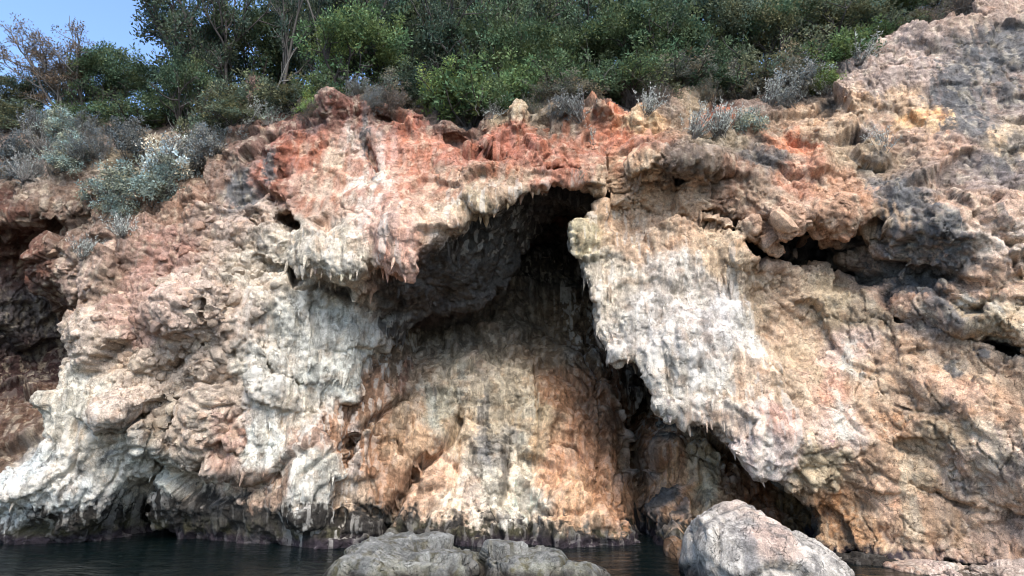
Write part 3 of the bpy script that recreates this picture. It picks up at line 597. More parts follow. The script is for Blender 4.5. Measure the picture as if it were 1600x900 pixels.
# ------------------------------------------------------------------ materials
def new_mat(name):
    m = bpy.data.materials.new(name); m.use_nodes = True
    nt = m.node_tree
    return m, nt, nt.nodes['Principled BSDF']
def node(nt, kind, **kw):
    n = nt.nodes.new(kind)
    for k, v in kw.items():
        if k in n.inputs: n.inputs[k].default_value = v
        else: setattr(n, k, v)
    return n
def rock_material(name, source, scale=1.0, rough=0.88, bump=0.9):
    """source: 'attribute' (minerals and painted shade stored on the mesh) or 'object' (colour of a loose stone)"""
    m, nt, bs = new_mat(name)
    L = nt.links.new
    if source == 'attribute':
        src = node(nt, 'ShaderNodeAttribute', attribute_name='rock_tint').outputs['Color']
        co = node(nt, 'ShaderNodeNewGeometry').outputs['Position']
    else:
        src = node(nt, 'ShaderNodeObjectInfo').outputs['Color']
        co = node(nt, 'ShaderNodeNewGeometry').outputs['Position']
    n1 = node(nt, 'ShaderNodeTexNoise', Scale=9 * scale, Detail=4.0, Roughness=0.68); L(co, n1.inputs['Vector'])
    n2 = node(nt, 'ShaderNodeTexNoise', Scale=32 * scale, Detail=3.0, Roughness=0.7); L(co, n2.inputs['Vector'])
    r1 = node(nt, 'ShaderNodeMapRange'); L(n1.outputs[0], r1.inputs[0])
    r1.inputs[1].default_value, r1.inputs[2].default_value, r1.inputs[3].default_value, r1.inputs[4].default_value = .3, .72, .72, 1.24
    r2 = node(nt, 'ShaderNodeMapRange'); L(n2.outputs[0], r2.inputs[0])
    r2.inputs[1].default_value, r2.inputs[2].default_value, r2.inputs[3].default_value, r2.inputs[4].default_value = .3, .7, .62, 1.34
    mu = node(nt, 'ShaderNodeMath', operation='MULTIPLY'); L(r1.outputs[0], mu.inputs[0]); L(r2.outputs[0], mu.inputs[1])
    def ramp(x, lo, hi, a=0.0, b_=1.0):
        q = node(nt, 'ShaderNodeMapRange', interpolation_type='SMOOTHSTEP'); L(x, q.inputs[0])
        for k_, v_ in zip((1, 2, 3, 4), (lo, hi, a, b_)): q.inputs[k_].default_value = v_
        return q.outputs[0]
    def times(x, y):
        q = node(nt, 'ShaderNodeMath', operation='MULTIPLY'); L(x, q.inputs[0])
        if isinstance(y, float): q.inputs[1].default_value = y
        else: L(y, q.inputs[1])
        return q.outputs[0]
    def mix(a, b_, f):
        q = node(nt, 'ShaderNodeMix', data_type='RGBA'); L(f, q.inputs[0]); L(a, q.inputs[6])
        if isinstance(b_, tuple): q.inputs[7].default_value = b_
        else: L(b_, q.inputs[7])
        return q.outputs[2]
    mx = node(nt, 'ShaderNodeVectorMath', operation='SCALE'); L(src, mx.inputs[0]); L(mu.outputs[0], mx.inputs['Scale'])
    col = mx.outputs[0]
    # soil-filled joints
    wn_ = node(nt, 'ShaderNodeTexNoise', Scale=2.5 * scale, Detail=3.0); L(co, wn_.inputs['Vector'])
    wv = node(nt, 'ShaderNodeVectorMath', operation='MULTIPLY_ADD'); L(wn_.outputs['Color'], wv.inputs[0]); wv.inputs[1].default_value = (.5, .5, .5); L(co, wv.inputs[2])
    def seam(x, mid, w_):
        q = node(nt, 'ShaderNodeMath', operation='SUBTRACT'); L(x, q.inputs[0]); q.inputs[1].default_value = mid
        q2 = node(nt, 'ShaderNodeMath', operation='ABSOLUTE'); L(q.outputs[0], q2.inputs[0])
        return ramp(q2.outputs[0], 0.0, w_, 1.0, 0.0)
    c1 = times(seam(wn_.outputs[0], .5, .010), ramp(n1.outputs[0], .40, .52))
    c2 = times(seam(n1.outputs[0], .52, .022), ramp(wn_.outputs[0], .46, .56))
    dk = node(nt, 'ShaderNodeVectorMath', operation='SCALE'); L(col, dk.inputs[0]); dk.inputs['Scale'].default_value = .42
    if source == 'attribute':
        fin = node(nt, 'ShaderNodeAttribute', attribute_name='finish'); sp = node(nt, 'ShaderNodeSeparateColor'); L(fin.outputs['Color'], sp.inputs[0])
        mp_ = node(nt, 'ShaderNodeMapping'); mp_.inputs['Scale'].default_value = (1, 1, .05); L(co, mp_.inputs['Vector'])
        s1 = node(nt, 'ShaderNodeTexNoise', Scale=4.6, Detail=2.5, Roughness=.5); L(mp_.outputs[0], s1.inputs['Vector'])
        col = mix(col, dk.outputs[0], times(times(ramp(s1.outputs[0], .50, .57), sp.outputs[0]), .75))
        col = mix(col, (.60, .55, .47, 1), times(times(ramp(s1.outputs[0], .47, .41), sp.outputs[1]), .55))
        col = mix(col, dk.outputs[0], times(c1, .85))
    col = mix(col, dk.outputs[0], times(c2, .5))
    n3_ = node(nt, 'ShaderNodeTexNoise', Scale=80 * scale, Detail=2.0, Roughness=0.7); L(co, n3_.inputs['Vector'])
    gr = node(nt, 'ShaderNodeVectorMath', operation='SCALE'); L(col, gr.inputs[0]); L(ramp(n3_.outputs[0], .35, .65, .86, 1.13), gr.inputs['Scale'])
    L(gr.outputs[0], bs.inputs['Base Color'])
    bs.inputs['Roughness'].default_value = rough
    bs.inputs['Specular IOR Level'].default_value = 0.2
    tot = None
    for src_, k_ in ((n1.outputs[0], .035), (n2.outputs[0], .036), (n3_.outputs[0], .010), (c1, -.05), (c2, -.032)):
        q = node(nt, 'ShaderNodeMath', operation='MULTIPLY_ADD'); L(src_, q.inputs[0]); q.inputs[1].default_value = k_
        if tot is None: q.inputs[2].default_value = 0
        else: L(tot, q.inputs[2])
        tot = q.outputs[0]
    bb = node(nt, 'ShaderNodeBump', Strength=bump, Distance=1.0); L(tot, bb.inputs['Height'])
    prev = bb.outputs[0]
    L(prev, bs.inputs['Normal'])
    return m
M_ROCK = rock_material('rock_minerals', 'attribute')
M_STONE = rock_material('loose_stone', 'object', 1.4)

# ------------------------------------------------------------------ THE CLIFF: objects
COLL = scene.collection
def empty(name, loc, **kw):
    o = bpy.data.objects.new(name, None); COLL.objects.link(o); o.location = loc
    for k, v in kw.items(): o[k] = v
    return o
def quads_object(name, V, F, mat, parent=None, colour=None, smooth=True, finish=None):
    me = bpy.data.meshes.new(name)
    me.vertices.add(len(V)); me.vertices.foreach_set('co', np.asarray(V, np.float32).ravel())
    k = F.shape[1]
    me.loops.add(len(F) * k); me.loops.foreach_set('vertex_index', F.astype(np.int32).ravel())
    me.polygons.add(len(F)); me.polygons.foreach_set('loop_start', np.arange(0, len(F) * k, k, dtype=np.int32))
    me.update(calc_edges=True)
    if smooth: me.polygons.foreach_set('use_smooth', np.ones(len(F), bool))
    if colour is not None:
        at_ = me.color_attributes.new('rock_tint', 'FLOAT_COLOR', 'POINT')
        at_.data.foreach_set('color', np.concatenate([colour, np.ones((len(V), 1))], 1).astype(np.float32).ravel())
    if finish is not None:
        at_ = me.color_attributes.new('finish', 'FLOAT_COLOR', 'POINT')
        at_.data.foreach_set('color', np.concatenate([finish, np.ones((len(V), 2))], 1).astype(np.float32).ravel())
    me.materials.append(mat)
    o = bpy.data.objects.new(name, me); COLL.objects.link(o)
    if parent is not None: o.parent = parent
    return o
cliff = empty('cliff', (0, 0, 0), kind='structure', label='weathered limestone sea cliff with red crest and a wide shallow cave')
FC = V[Fq].mean(1)
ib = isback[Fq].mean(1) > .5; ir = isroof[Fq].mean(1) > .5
def inp(pts, Y=15.2): return poly_sdf(pgon(pts, Y), FC[:, [0, 2]]) > 0
reg = np.zeros(len(Fq), int)
reg[inp([(-300,900),(-300,-200),(560,-200),(560,150),(350,240),(460,340),(600,560),(540,900)])] = 1
reg[inp([(440,330),(540,440),(640,430),(800,340),(960,330),(1000,290),(860,255),(620,300)])] = 2
reg[inp([(340,230),(620,300),(860,255),(1000,290),(1150,260),(1420,290),(1420,-200),(340,-200)])] = 3
reg[inp([(870,330),(1000,300),(1170,380),(1200,540),(1260,760),(1190,760),(1000,600)])] = 4
reg[poly_sdf(np.array([at(a, b, 16.0)[[0, 2]] for a, b in CLEFT]), FC[:, [0, 2]]) > 0] = 5
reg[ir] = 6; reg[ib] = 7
PART = ['weathered_face', 'rubble_buttress', 'cave_brow', 'red_crest', 'flowstone_pillar', 'cleft_wall', 'cave_roof', 'cave_wall']
for k, nm in enumerate(PART):
    f = Fq[reg == k]
    if not len(f): continue
    u, inv = np.unique(f, return_inverse=True)
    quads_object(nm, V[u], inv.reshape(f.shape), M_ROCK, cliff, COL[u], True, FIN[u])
print('cliff objects', round(time.time() - T0, 1))

# ------------------------------------------------------------------ water
m, nt, bs = new_mat('sea_water')
bs.inputs['Base Color'].default_value = (0.002, 0.005, 0.005, 1)
bs.inputs['Roughness'].default_value = 0.06
bs.inputs['IOR'].default_value = 1.33
co = node(nt, 'ShaderNodeNewGeometry').outputs['Position']
mp = node(nt, 'ShaderNodeMapping'); mp.inputs['Scale'].default_value = (1.0, 2.2, 1); nt.links.new(co, mp.inputs['Vector'])
n1 = node(nt, 'ShaderNodeTexNoise', Scale=1.6, Detail=5.0, Roughness=0.55, Distortion=0.6); nt.links.new(mp.outputs[0], n1.inputs['Vector'])
b1 = node(nt, 'ShaderNodeBump', Strength=0.55, Distance=0.12); nt.links.new(n1.outputs[0], b1.inputs['Height']); nt.links.new(b1.outputs[0], bs.inputs['Normal'])
M_WATER = m
def water_mesh():
    X = np.concatenate([[-3000, -600, -120, -40], np.arange(-20, 20.1, .25), [40, 120, 600, 3000]])
    Y = np.concatenate([[-3000, -600, -100, -30, 0], np.arange(6, 24, .2), [30]])
    G = np.stack(np.meshgrid(X, Y, indexing='ij'), -1).reshape(-1, 2)
    p = np.concatenate([G, np.zeros((len(G), 1))], 1)
    near = (np.abs(G[:, 0]) < 20.2) & (G[:, 1] > 5) & (G[:, 1] < 25)
    p[:, 2] = near * (.035 * fbm(p * (.8, 1.5, 1), 1.0, 3))
    i = np.arange(len(X) - 1)[:, None] * len(Y) + np.arange(len(Y) - 1)[None]
    F = np.stack([i, i + len(Y), i + len(Y) + 1, i + 1], -1).reshape(-1, 4)
    return p, F
w = quads_object('water', *water_mesh(), M_WATER); w['kind'] = 'structure'; w['label'] = 'dark calm sea water at the foot of the cliff'

# ------------------------------------------------------------------ hillside behind the crest
BVH = BVHTree.FromPolygons(Vc.tolist(), Fc.tolist())
def ray_px(px, py):
    """where the line of sight through a point of the photograph meets the rock"""
    d = Vector(at(px, py, 10.0)) - cam.location
    h = BVH.ray_cast(cam.location, d.normalized())
    return h[0], h[1]
def hill_mesh():
    X = np.concatenate([np.arange(-60, -20, 2), np.arange(-20, 20, .25), np.arange(20, 61, 2)])
    Y = np.concatenate([np.arange(18.2, 26, .25), np.arange(26, 88, 2)])
    G = np.stack(np.meshgrid(X, Y, indexing='ij'), -1).reshape(-1, 2)
    z = hill(G[:, 0], G[:, 1])
    p = np.concatenate([G, z[:, None]], 1)
    p[:, 2] += .18 * fbm(p, .7, 4) - .30 * (G[:, 1] < 19.2)
    i = np.arange(len(X) - 1)[:, None] * len(Y) + np.arange(len(Y) - 1)[None]
    return p, np.stack([i, i + len(Y), i + len(Y) + 1, i + 1], -1).reshape(-1, 4)
m, nt, bs = new_mat('hill_soil')
co = node(nt, 'ShaderNodeNewGeometry').outputs['Position']
n1 = node(nt, 'ShaderNodeTexNoise', Scale=2.2, Detail=8.0, Roughness=0.65); nt.links.new(co, n1.inputs['Vector'])
cr = node(nt, 'ShaderNodeValToRGB'); nt.links.new(n1.outputs[0], cr.inputs[0])
cr.color_ramp.elements[0].position = .35; cr.color_ramp.elements[0].color = (.05, .035, .025, 1)
cr.color_ramp.elements[1].position = .65; cr.color_ramp.elements[1].color = (.16, .11, .08, 1)
nt.links.new(cr.outputs[0], bs.inputs['Base Color']); bs.inputs['Roughness'].default_value = .95
b1 = node(nt, 'ShaderNodeBump', Strength=.8, Distance=.1); nt.links.new(n1.outputs[0], b1.inputs['Height']); nt.links.new(b1.outputs[0], bs.inputs['Normal'])
hs = quads_object('hillside', *hill_mesh(), m); hs['kind'] = 'structure'; hs['label'] = 'brown stony slope under the scrub above the cliff'
HILLV, HILLF = hill_mesh()
BVH_H = BVHTree.FromPolygons(HILLV.tolist(), HILLF.tolist())
def ground(x, y):
    a = BVH.ray_cast(Vector((x, y, 40)), Vector((0, 0, -1)))[0]
    b = BVH_H.ray_cast(Vector((x, y, 40)), Vector((0, 0, -1)))[0]
    return max([h.z for h in (a, b) if h is not None] or [12.0])

# ------------------------------------------------------------------ loose stones and stalactites that belong to the cliff
def ico(sub):
    bm = bmesh.new(); bmesh.ops.create_icosphere(bm, subdivisions=sub, radius=1)
    v = np.array([x.co[:] for x in bm.verts]); f = np.array([[x.index for x in q.verts] for q in bm.faces]); bm.free()
    return v, f
def stone_shape(seed, cuts=9, sub=2):
    r = np.random.default_rng(seed)
    v, f = ico(sub)
    for _ in range(cuts):
        n = r.normal(size=3); n /= np.linalg.norm(n); h = r.uniform(.45, .8)
        o = np.maximum(v @ n - h, 0)
        v = v - o[:, None] * n * .95
    v += .05 * np.stack([perlin(v * 2 + seed), perlin(v * 2 + seed + 9), perlin(v * 2 + seed + 19)], 1)
    return v, f
STONES = []
for k in range(8):
    v, f = stone_shape(100 + k)
    me = bpy.data.meshes.new('stone'); me.from_pydata(v.tolist(), [], f.tolist()); me.materials.append(M_STONE)
    STONES.append(me)
def colour_at(p):
    pp = np.array([p], np.float32)
    return rock_colour(np.repeat(pp, 2, 0), np.zeros(2, np.float32), np.zeros(2, np.float32), np.zeros(2, np.float32))[0]
def part_of(name): return bpy.data.objects[name]
r_ = random.Random(11)
spots = []
def in_poly(pts, n, lo, hi, sink=.25):
    P = np.array(pts, float); a, b = P.min(0), P.max(0); k = 0
    while k < n:
        p = (r_.uniform(a[0], b[0]), r_.uniform(a[1], b[1]))
        if poly_sdf(P, np.array([p]))[0] > 0:
            spots.append((p[0], p[1], lo + (hi - lo) * r_.random() ** 2, sink)); k += 1
in_poly([(130,440),(330,310),(450,340),(450,440),(400,540),(310,600),(130,570)], 120, .07, .26)
in_poly([(330,310),(420,330),(400,460),(280,440),(250,400)], 40, .10, .24)
in_poly([(280,560),(460,560),(440,720),(280,700)], 35, .07, .22)
in_poly([(740,170),(960,170),(960,290),(740,280)], 30, .06, .18)
in_poly([(1160,290),(1380,290),(1380,370),(1180,370)], 24, .08, .2)
in_poly([(1220,150),(1380,140),(1400,260),(1200,260)], 22, .06, .18)
in_poly([(10,320),(100,320),(100,480),(10,460)], 22, .07, .2)
for px, py, sz in [(345,352,.34),(280,455,.5),(385,372,.3),(300,500,.3),(330,345,.28),(1228,350,.5),(1255,375,.3),(1290,378,.22),(1320,372,.24),(1180,345,.3),(365,470,.34),(300,575,.3),(350,560,.4),(345,610,.34),(270,640,.26),(420,610,.3)]:
    spots.append((px, py, sz, .45))
cols_p = []
made = []
for px, py, sz, sink in spots:
    h, nrm = ray_px(px, py)
    if h is None or h.y > 17.5: continue
    o = bpy.data.objects.new('stone', STONES[r_.randrange(8)]); COLL.objects.link(o)
    o.location = h - nrm * sz * sink * r_.uniform(.5, 1.4)
    o.scale = (sz * r_.uniform(.8, 1.25), sz * r_.uniform(.7, 1.0), sz * r_.uniform(.55, .9))
    o.rotation_euler = (r_.uniform(-.7, .7), r_.uniform(-.8, .8), r_.uniform(0, 6.28))
    made.append(o); cols_p.append(h[:])
    o.parent = part_of('rubble_buttress' if px < 560 else 'red_crest' if py < 290 else 'weathered_face')
cc = rock_colour(np.array(cols_p, np.float32), *[np.zeros(len(made), np.float32)] * 3)
for o, c in zip(made, cc):
    k = r_.uniform(.82, 1.12)
    o.color = (c[0] * k, c[1] * k, c[2] * k, 1)
# stalactites
STAL = []
for k in range(6):
    r = np.random.default_rng(300 + k)
    V_, F_ = [], []
    ns, nr = 8, 7
    bend = r.uniform(-.12, .12, 2)
    for i in range(nr):
        t = i / (nr - 1)
        rad = (1 - t) ** .8 * (1 + .3 * r.normal() * (t > 0) * (1 - t)) + .03
        for j in range(ns):
            a = 2 * math.pi * j / ns
            q = rad * (1 + .18 * math.sin(3 * a + k))
            V_.append((q * math.cos(a) + bend[0] * t * 4, q * math.sin(a) + bend[1] * t * 4, .25 - t * 1.25))
    for i in range(nr - 1):
        for j in range(ns):
            F_.append((i * ns + j, (i + 1) * ns + j, (i + 1) * ns + (j + 1) % ns, i * ns + (j + 1) % ns))
    F_.append(tuple((nr - 1) * ns + j for j in range(ns))[::-1])
    me = bpy.data.meshes.new('stalactite'); me.from_pydata(V_, [], F_); me.materials.append(M_STONE); me.polygons.foreach_set('use_smooth', [True] * len(F_))
    STAL.append(me)
LIP = [(760,338,.5,.10),(815,318,.42,.06),(830,318,.3,.05),(795,318,.3,.06),(775,335,.28,.06),(745,345,.22,.05),(720,355,.2,.06),(700,366,.2,.05),(848,310,.2,.05),(600,398,.28,.05),(550,425,.3,.06),(535,430,.26,.06),(515,425,.28,.05),(495,418,.28,.06),(480,412,.24,.05),(565,412,.2,.05),
 (880,385,.2,.04),(905,420,.26,.05),(930,450,.34,.05),(925,445,.2,.04),(912,432,.18,.04),(960,545,.2,.05),(990,555,.25,.05),(1005,565,.4,.05),(1035,605,.4,.08),(1045,630,.55,.09),(1055,640,.3,.06),(1075,645,.26,.06),(1100,655,.26,.06),(1120,672,.26,.06),(1145,688,.28,.07),(1165,706,.3,.07),(1186,718,.36,.10),(1210,722,.24,.06),
 (960,310,.2,.05),(985,328,.28,.06),(1000,340,.3,.06),(1060,455,.25,.04),(1070,470,.22,.04),(1040,470,.22,.04),(1000,480,.24,.04),(1090,460,.2,.04),(1120,440,.2,.04),(1130,600,.3,.05),(1110,610,.34,.05),(1090,600,.34,.05),(1065,590,.3,.05),(1150,610,.26,.05),(1312,485,.32,.05),(1280,345,.14,.06),(1300,690,.2,.06),(1320,685,.2,.06),(1310,692,.2,.05),(460,725,.2,.06),(400,735,.22,.07),(245,560,.16,.06)]
made, cols_p = [], []
for px, py, ln, rd in LIP:
    h = None
    for up in range(0, 40, 4):
        h, nrm = ray_px(px, py - up)
        if h is not None and h.y - float(front(h.x, h.z)) < .45: break
    if h is None: continue
    o = bpy.data.objects.new('stalactite', STAL[r_.randrange(6)]); COLL.objects.link(o)
    o.location = h - nrm * rd * .9 + Vector((0, .02, 0)); o.scale = (rd * 1.5, rd * 1.5, ln * .85); o.rotation_euler = (r_.uniform(-.08, .08), r_.uniform(-.08, .08), r_.uniform(0, 6.28))
    o.parent = part_of('cave_brow' if px < 870 else 'flowstone_pillar' if px < 1250 else 'weathered_face')
    made.append(o); cols_p.append(h[:])
cc = rock_colour(np.array(cols_p, np.float32), *[np.zeros(len(made), np.float32)] * 3)
for o, c in zip(made, cc): o.color = (*[float(v) * r_.uniform(.9, 1.1) for v in c], 1)

# the fringe of small drips over the flowstone: too many and too small to tell apart
def drips():
    r = np.random.default_rng(77)
    w = fl * front_ * sstep(.35, -.35, N[:, 2]) * (.3 + 1.0 * np.clip(-N[:, 2], 0, 1)) * (V[:, 2] > 1.0) * (1 - .75 * sstep(6.6, 7.4, V[:, 2])) * (.25 + .75 * sstep(-8.5, -7, V[:, 0]))
    pick = r.choice(len(V), 900, False, w / w.sum())
    VV, FF, CC = [], [], []
    ns, nr = 5, 5
    for q, i in enumerate(pick):
        ln = .08 + .40 * r.random() ** 2.2; rd = ln * r.uniform(.11, .24)
        t = np.linspace(0, 1, nr); rad = rd * ((1 - t) ** .7 + .04); rad[0] *= .7
        bx, by = r.normal(size=2) * .04
        p0 = V[i] - NS[i] * rd * .25 + (0, 0, ln * .25)
        for k in range(nr):
            for j in range(ns):
                a = 2 * math.pi * j / ns + q
                VV.append((p0[0] + rad[k] * math.cos(a) + bx * t[k], p0[1] + rad[k] * math.sin(a) + by * t[k] - .02 * t[k], p0[2] - ln * t[k]))
        b = q * ns * nr
        for k in range(nr - 1):
            for j in range(ns):
                FF.append((b + k * ns + j, b + (k + 1) * ns + j, b + (k + 1) * ns + (j + 1) % ns, b + k * ns + (j + 1) % ns))
        CC.append(np.repeat((COL[i] * r.uniform(.9, 1.15))[None], ns * nr, 0))
    cc = np.clip(np.concatenate(CC), .01, .78)
    o = quads_object('drip_fringe', np.array(VV), np.array(FF), M_ROCK, cliff, cc, True, np.zeros((len(VV), 2)))
    o['kind'] = 'stuff'
drips()

# ------------------------------------------------------------------ boulders standing in the water
def boulder(name, label, px0, px1, py_top, Y, dy, seed, colour_fn, profile, group=None, base=-.55, cell=1.1, tiltk=.24, tops=None):
    xa, xb = at(px0, 880, Y)[0], at(px1, 880, Y)[0]
    zt = at((px0 + px1) / 2, py_top, Y)[2]
    v, f = ico(6)
    up = v[:, 2] * .5 + .5
    # flat-bottomed dome with the outline of the photograph's rock
    s = np.sign(v[:, :2]) * np.abs(v[:, :2]) ** .85
    x = s[:, 0]; rr = np.hypot(v[:, 0], v[:, 1])
    top = np.interp(x, [p[0] for p in profile], [p[1] for p in profile])
    z = np.where(v[:, 2] > 0, np.sqrt(np.maximum(1 - np.abs(v[:, 1]) ** 2.2, 0)) * top * np.minimum(1, (v[:, 2] / np.sqrt(np.maximum(1 - v[:, 0] ** 2, 1e-3))) * 1.7), v[:, 2] * .3)
    hx = (xb - xa) / 2
    P = np.stack([(xa + xb) / 2 + x * hx, Y + s[:, 1] * dy, np.where(v[:, 2] > 0, z * zt, z * 1.8)], 1)
    P[:, 2] += 0.0
    tri = f
    def nrm(P):
        n = np.cross(P[tri[:, 1]] - P[tri[:, 0]], P[tri[:, 2]] - P[tri[:, 0]]); N = np.zeros_like(P)
        for k in range(3):
            for a in range(3): N[:, a] += np.bincount(tri[:, k], n[:, a], len(P))
        return N / np.maximum(np.linalg.norm(N, axis=1, keepdims=True), 1e-9)
    N = nrm(P)
    wp = P + .15 * np.stack([perlin(P * 1.5 + seed), perlin(P * 1.5 + seed + 7), perlin(P * 1.5 + seed + 13)], 1)
    F1, F2, ID, OFF = worley(wp * cell + seed)
    d = tiltk * np.einsum('ij,ij->i', OFF, _rd[ID]) - .05 * sstep(.10, 0, F2 - F1)
    F1, F2, ID, OFF = worley(wp * cell * 3.1 + seed)
    d += tiltk * .22 * np.einsum('ij,ij->i', OFF, _rd[ID]) - .016 * sstep(.12, 0, F2 - F1)
    d +=   .02 * fbm(wp + seed, 3.5, 4, .55, True) + .06 * spall(fbm(wp + seed, 1.6, 3), 6)
    P = P + N * d[:, None]
    col = colour_fn(P, (P[:, 0] - xa) / (xb - xa))
    o = quads_object(name, P, tri, M_ROCK, None, col, True, np.tile((.3, .15), (len(P), 1)))
    o['label'] = label; o['category'] = 'boulder'
    if group: o['group'] = group
    return o
def mixc(a, b, t): return a * (1 - t[:, None]) + b * t[:, None]
def grey_boulder(P, u):
    n1, n2, n3 = perlin(P * 2 + 3), perlin(P * 5 + 6), perlin(P * 14 + 9)
    c = mixc(np.tile(srgb(124, 122, 115), (len(P), 1)), srgb(160, 158, 150), sstep(-.1, .45, n1 + .5 * n2 + .5 * (P[:, 2] - .5)))
    c = mixc(c, srgb(96, 90, 72), sstep(.1, .5, n2 + .5 * n3))
    c = mixc(c, srgb(122, 115, 76), .5 * sstep(.55, .15, P[:, 2] + .15 * n2) * sstep(-.25, .25, n1 + .5 * n2))
    c = mixc(c, srgb(60, 54, 47), sstep(.34, .14, P[:, 2] + .10 * n2))
    return np.clip(c * (.78 + .2 * n3)[:, None], .01, .8)
def pale_boulder(P, u):
    n1, n2, n3 = perlin(P * 1.7 + 13), perlin(P * 5 + 16), perlin(P * 14 + 19); vs = perlin(P * (5, 5, .8) + 23)
    c = mixc(np.tile(srgb(196, 186, 172), (len(P), 1)), srgb(160, 152, 142), sstep(0, .4, vs + .4 * n2))
    c = mixc(c, srgb(196, 160, 138), .6 * sstep(.26, .10, np.hypot((u - .43) * 1.2, (P[:, 2] - .85) * .55) + .08 * n2 + .06 * vs))
    c = mixc(c, srgb(196, 168, 146), .4 * sstep(.2, .08, np.hypot((u - .36) * 1.0, (P[:, 2] - 1.3) * .8) + .06 * n2))
    c = mixc(c, srgb(128, 124, 120), .8 * sstep(.05, .02, np.abs(u - .27 + .02 * n2) + .02 * vs) * sstep(1.1, .8, P[:, 2]))
    c = mixc(c, srgb(110, 104, 98), .7 * sstep(.2, .5, n2 + .5 * n3))
    c = mixc(c, srgb(66, 60, 54), sstep(.32, .12, P[:, 2] + .10 * n2))
    return np.clip(c * (.86 + .12 * n3)[:, None], .01, .8)
def base_rock(P, u):
    z = np.zeros(len(P), np.float32)
    c = rock_colour(P + (0, 0, 1.0), z, z, z)
    return c * .6 + c.mean(1, keepdims=True) * .36
def brown_rock(P, u):
    return np.clip(np.tile(srgb(112, 86, 64), (len(P), 1)) * (1 + .5 * perlin(P * 5))[:, None], .01, .5)
boulder('boulder', 'low rounded grey boulder with yellow algae rising from dark water before the cave', 520, 758, 846, 12.7, 1.5, 5, grey_boulder, [(-1,.1),(-.85,.45),(-.6,.85),(-.35,1.0),(-.1,.93),(.15,.92),(.45,.86),(.75,.66),(.9,.45),(1,.1)])
boulder('boulder', 'flat-topped pale grey boulder against the low rounded one, before the cave', 752, 888, 853, 12.6, 1.0, 17, grey_boulder, [(-1,.55),(-.85,.95),(-.4,1.0),(.1,.95),(.5,.97),(.8,.8),(1,.2)])
boulder('boulder', 'low spreading grey rock awash at the toe of the flat-topped boulder', 790, 945, 878, 12.2, .8, 29, grey_boulder, [(-1,.3),(-.5,.8),(0,1),(.5,.8),(1,.1)])
boulder('boulder', 'tall whitish boulder with orange stain at the cave mouth', 1072, 1306, 790, 12.3, 1.5, 41, pale_boulder, [(-1,.12),(-.95,.55),(-.8,.82),(-.5,.93),(-.25,1.0),(0,.9),(.3,.72),(.6,.55),(.85,.35),(1,.1)], cell=1.0, tiltk=.22)
boulder('boulder', 'small brown rock in the shade beside the tall whitish boulder', 1038, 1078, 838, 14.6, .5, 53, brown_rock, [(-1,.2),(-.5,.9),(0,1),(.6,.7),(1,.2)], tiltk=.12)
boulder('boulder', 'low pale ledge rock lying under the overhang beyond the tall whitish boulder', 1390, 1520, 884, 13.2, .7, 61, base_rock, [(-1,.3),(-.6,.9),(0,1),(.6,.9),(1,.4)], tiltk=.15)
boulder('boulder', 'dark broken rock in the gap behind the tall whitish boulder', 1310, 1400, 868, 14.0, .6, 67, grey_boulder, [(-1,.4),(-.5,.9),(0,.7),(.5,1),(1,.3)], tiltk=.15)
boulder('boulder', 'tan ledge rock at the foot of the cliff in the bottom corner', 1530, 1660, 884, 12.6, .7, 71, base_rock, [(-1,.3),(-.5,.8),(0,1),(.6,.9),(1,.6)], tiltk=.15)
print('stones', round(time.time() - T0, 1))

# ------------------------------------------------------------------ plants
def leaf_material(name, trans=.35, rough=.55):
    m, nt, bs = new_mat(name)
    L = nt.links.new
    oi = node(nt, 'ShaderNodeObjectInfo'); tn = node(nt, 'ShaderNodeAttribute', attribute_name='tint')
    mu = node(nt, 'ShaderNodeMix', data_type='RGBA', blend_type='MULTIPLY'); mu.inputs[0].default_value = 1
    L(oi.outputs['Color'], mu.inputs[6]); L(tn.outputs['Color'], mu.inputs[7])
    L(mu.outputs[2], bs.inputs['Base Color']); bs.inputs['Roughness'].default_value = rough; bs.inputs['Specular IOR Level'].default_value = .15
    tr = node(nt, 'ShaderNodeBsdfTranslucent'); L(mu.outputs[2], tr.inputs[0])
    ms = node(nt, 'ShaderNodeMixShader'); ms.inputs[0].default_value = trans
    L(bs.outputs[0], ms.inputs[1]); L(tr.outputs[0], ms.inputs[2]); L(ms.outputs[0], nt.nodes['Material Output'].inputs[0])
    return m
M_LEAF = leaf_material('leaf')
m, nt, bs = new_mat('bark')
oi = node(nt, 'ShaderNodeObjectInfo'); n1 = node(nt, 'ShaderNodeTexNoise', Scale=14.0, Detail=5.0)
rm = node(nt, 'ShaderNodeMapRange'); nt.links.new(n1.outputs[0], rm.inputs[0]); rm.inputs[3].default_value = .55; rm.inputs[4].default_value = 1.4
vm = node(nt, 'ShaderNodeVectorMath', operation='SCALE'); nt.links.new(oi.outputs['Color'], vm.inputs[0]); nt.links.new(rm.outputs[0], vm.inputs['Scale'])
nt.links.new(vm.outputs[0], bs.inputs['Base Color']); bs.inputs['Roughness'].default_value = .9
M_BARK = m

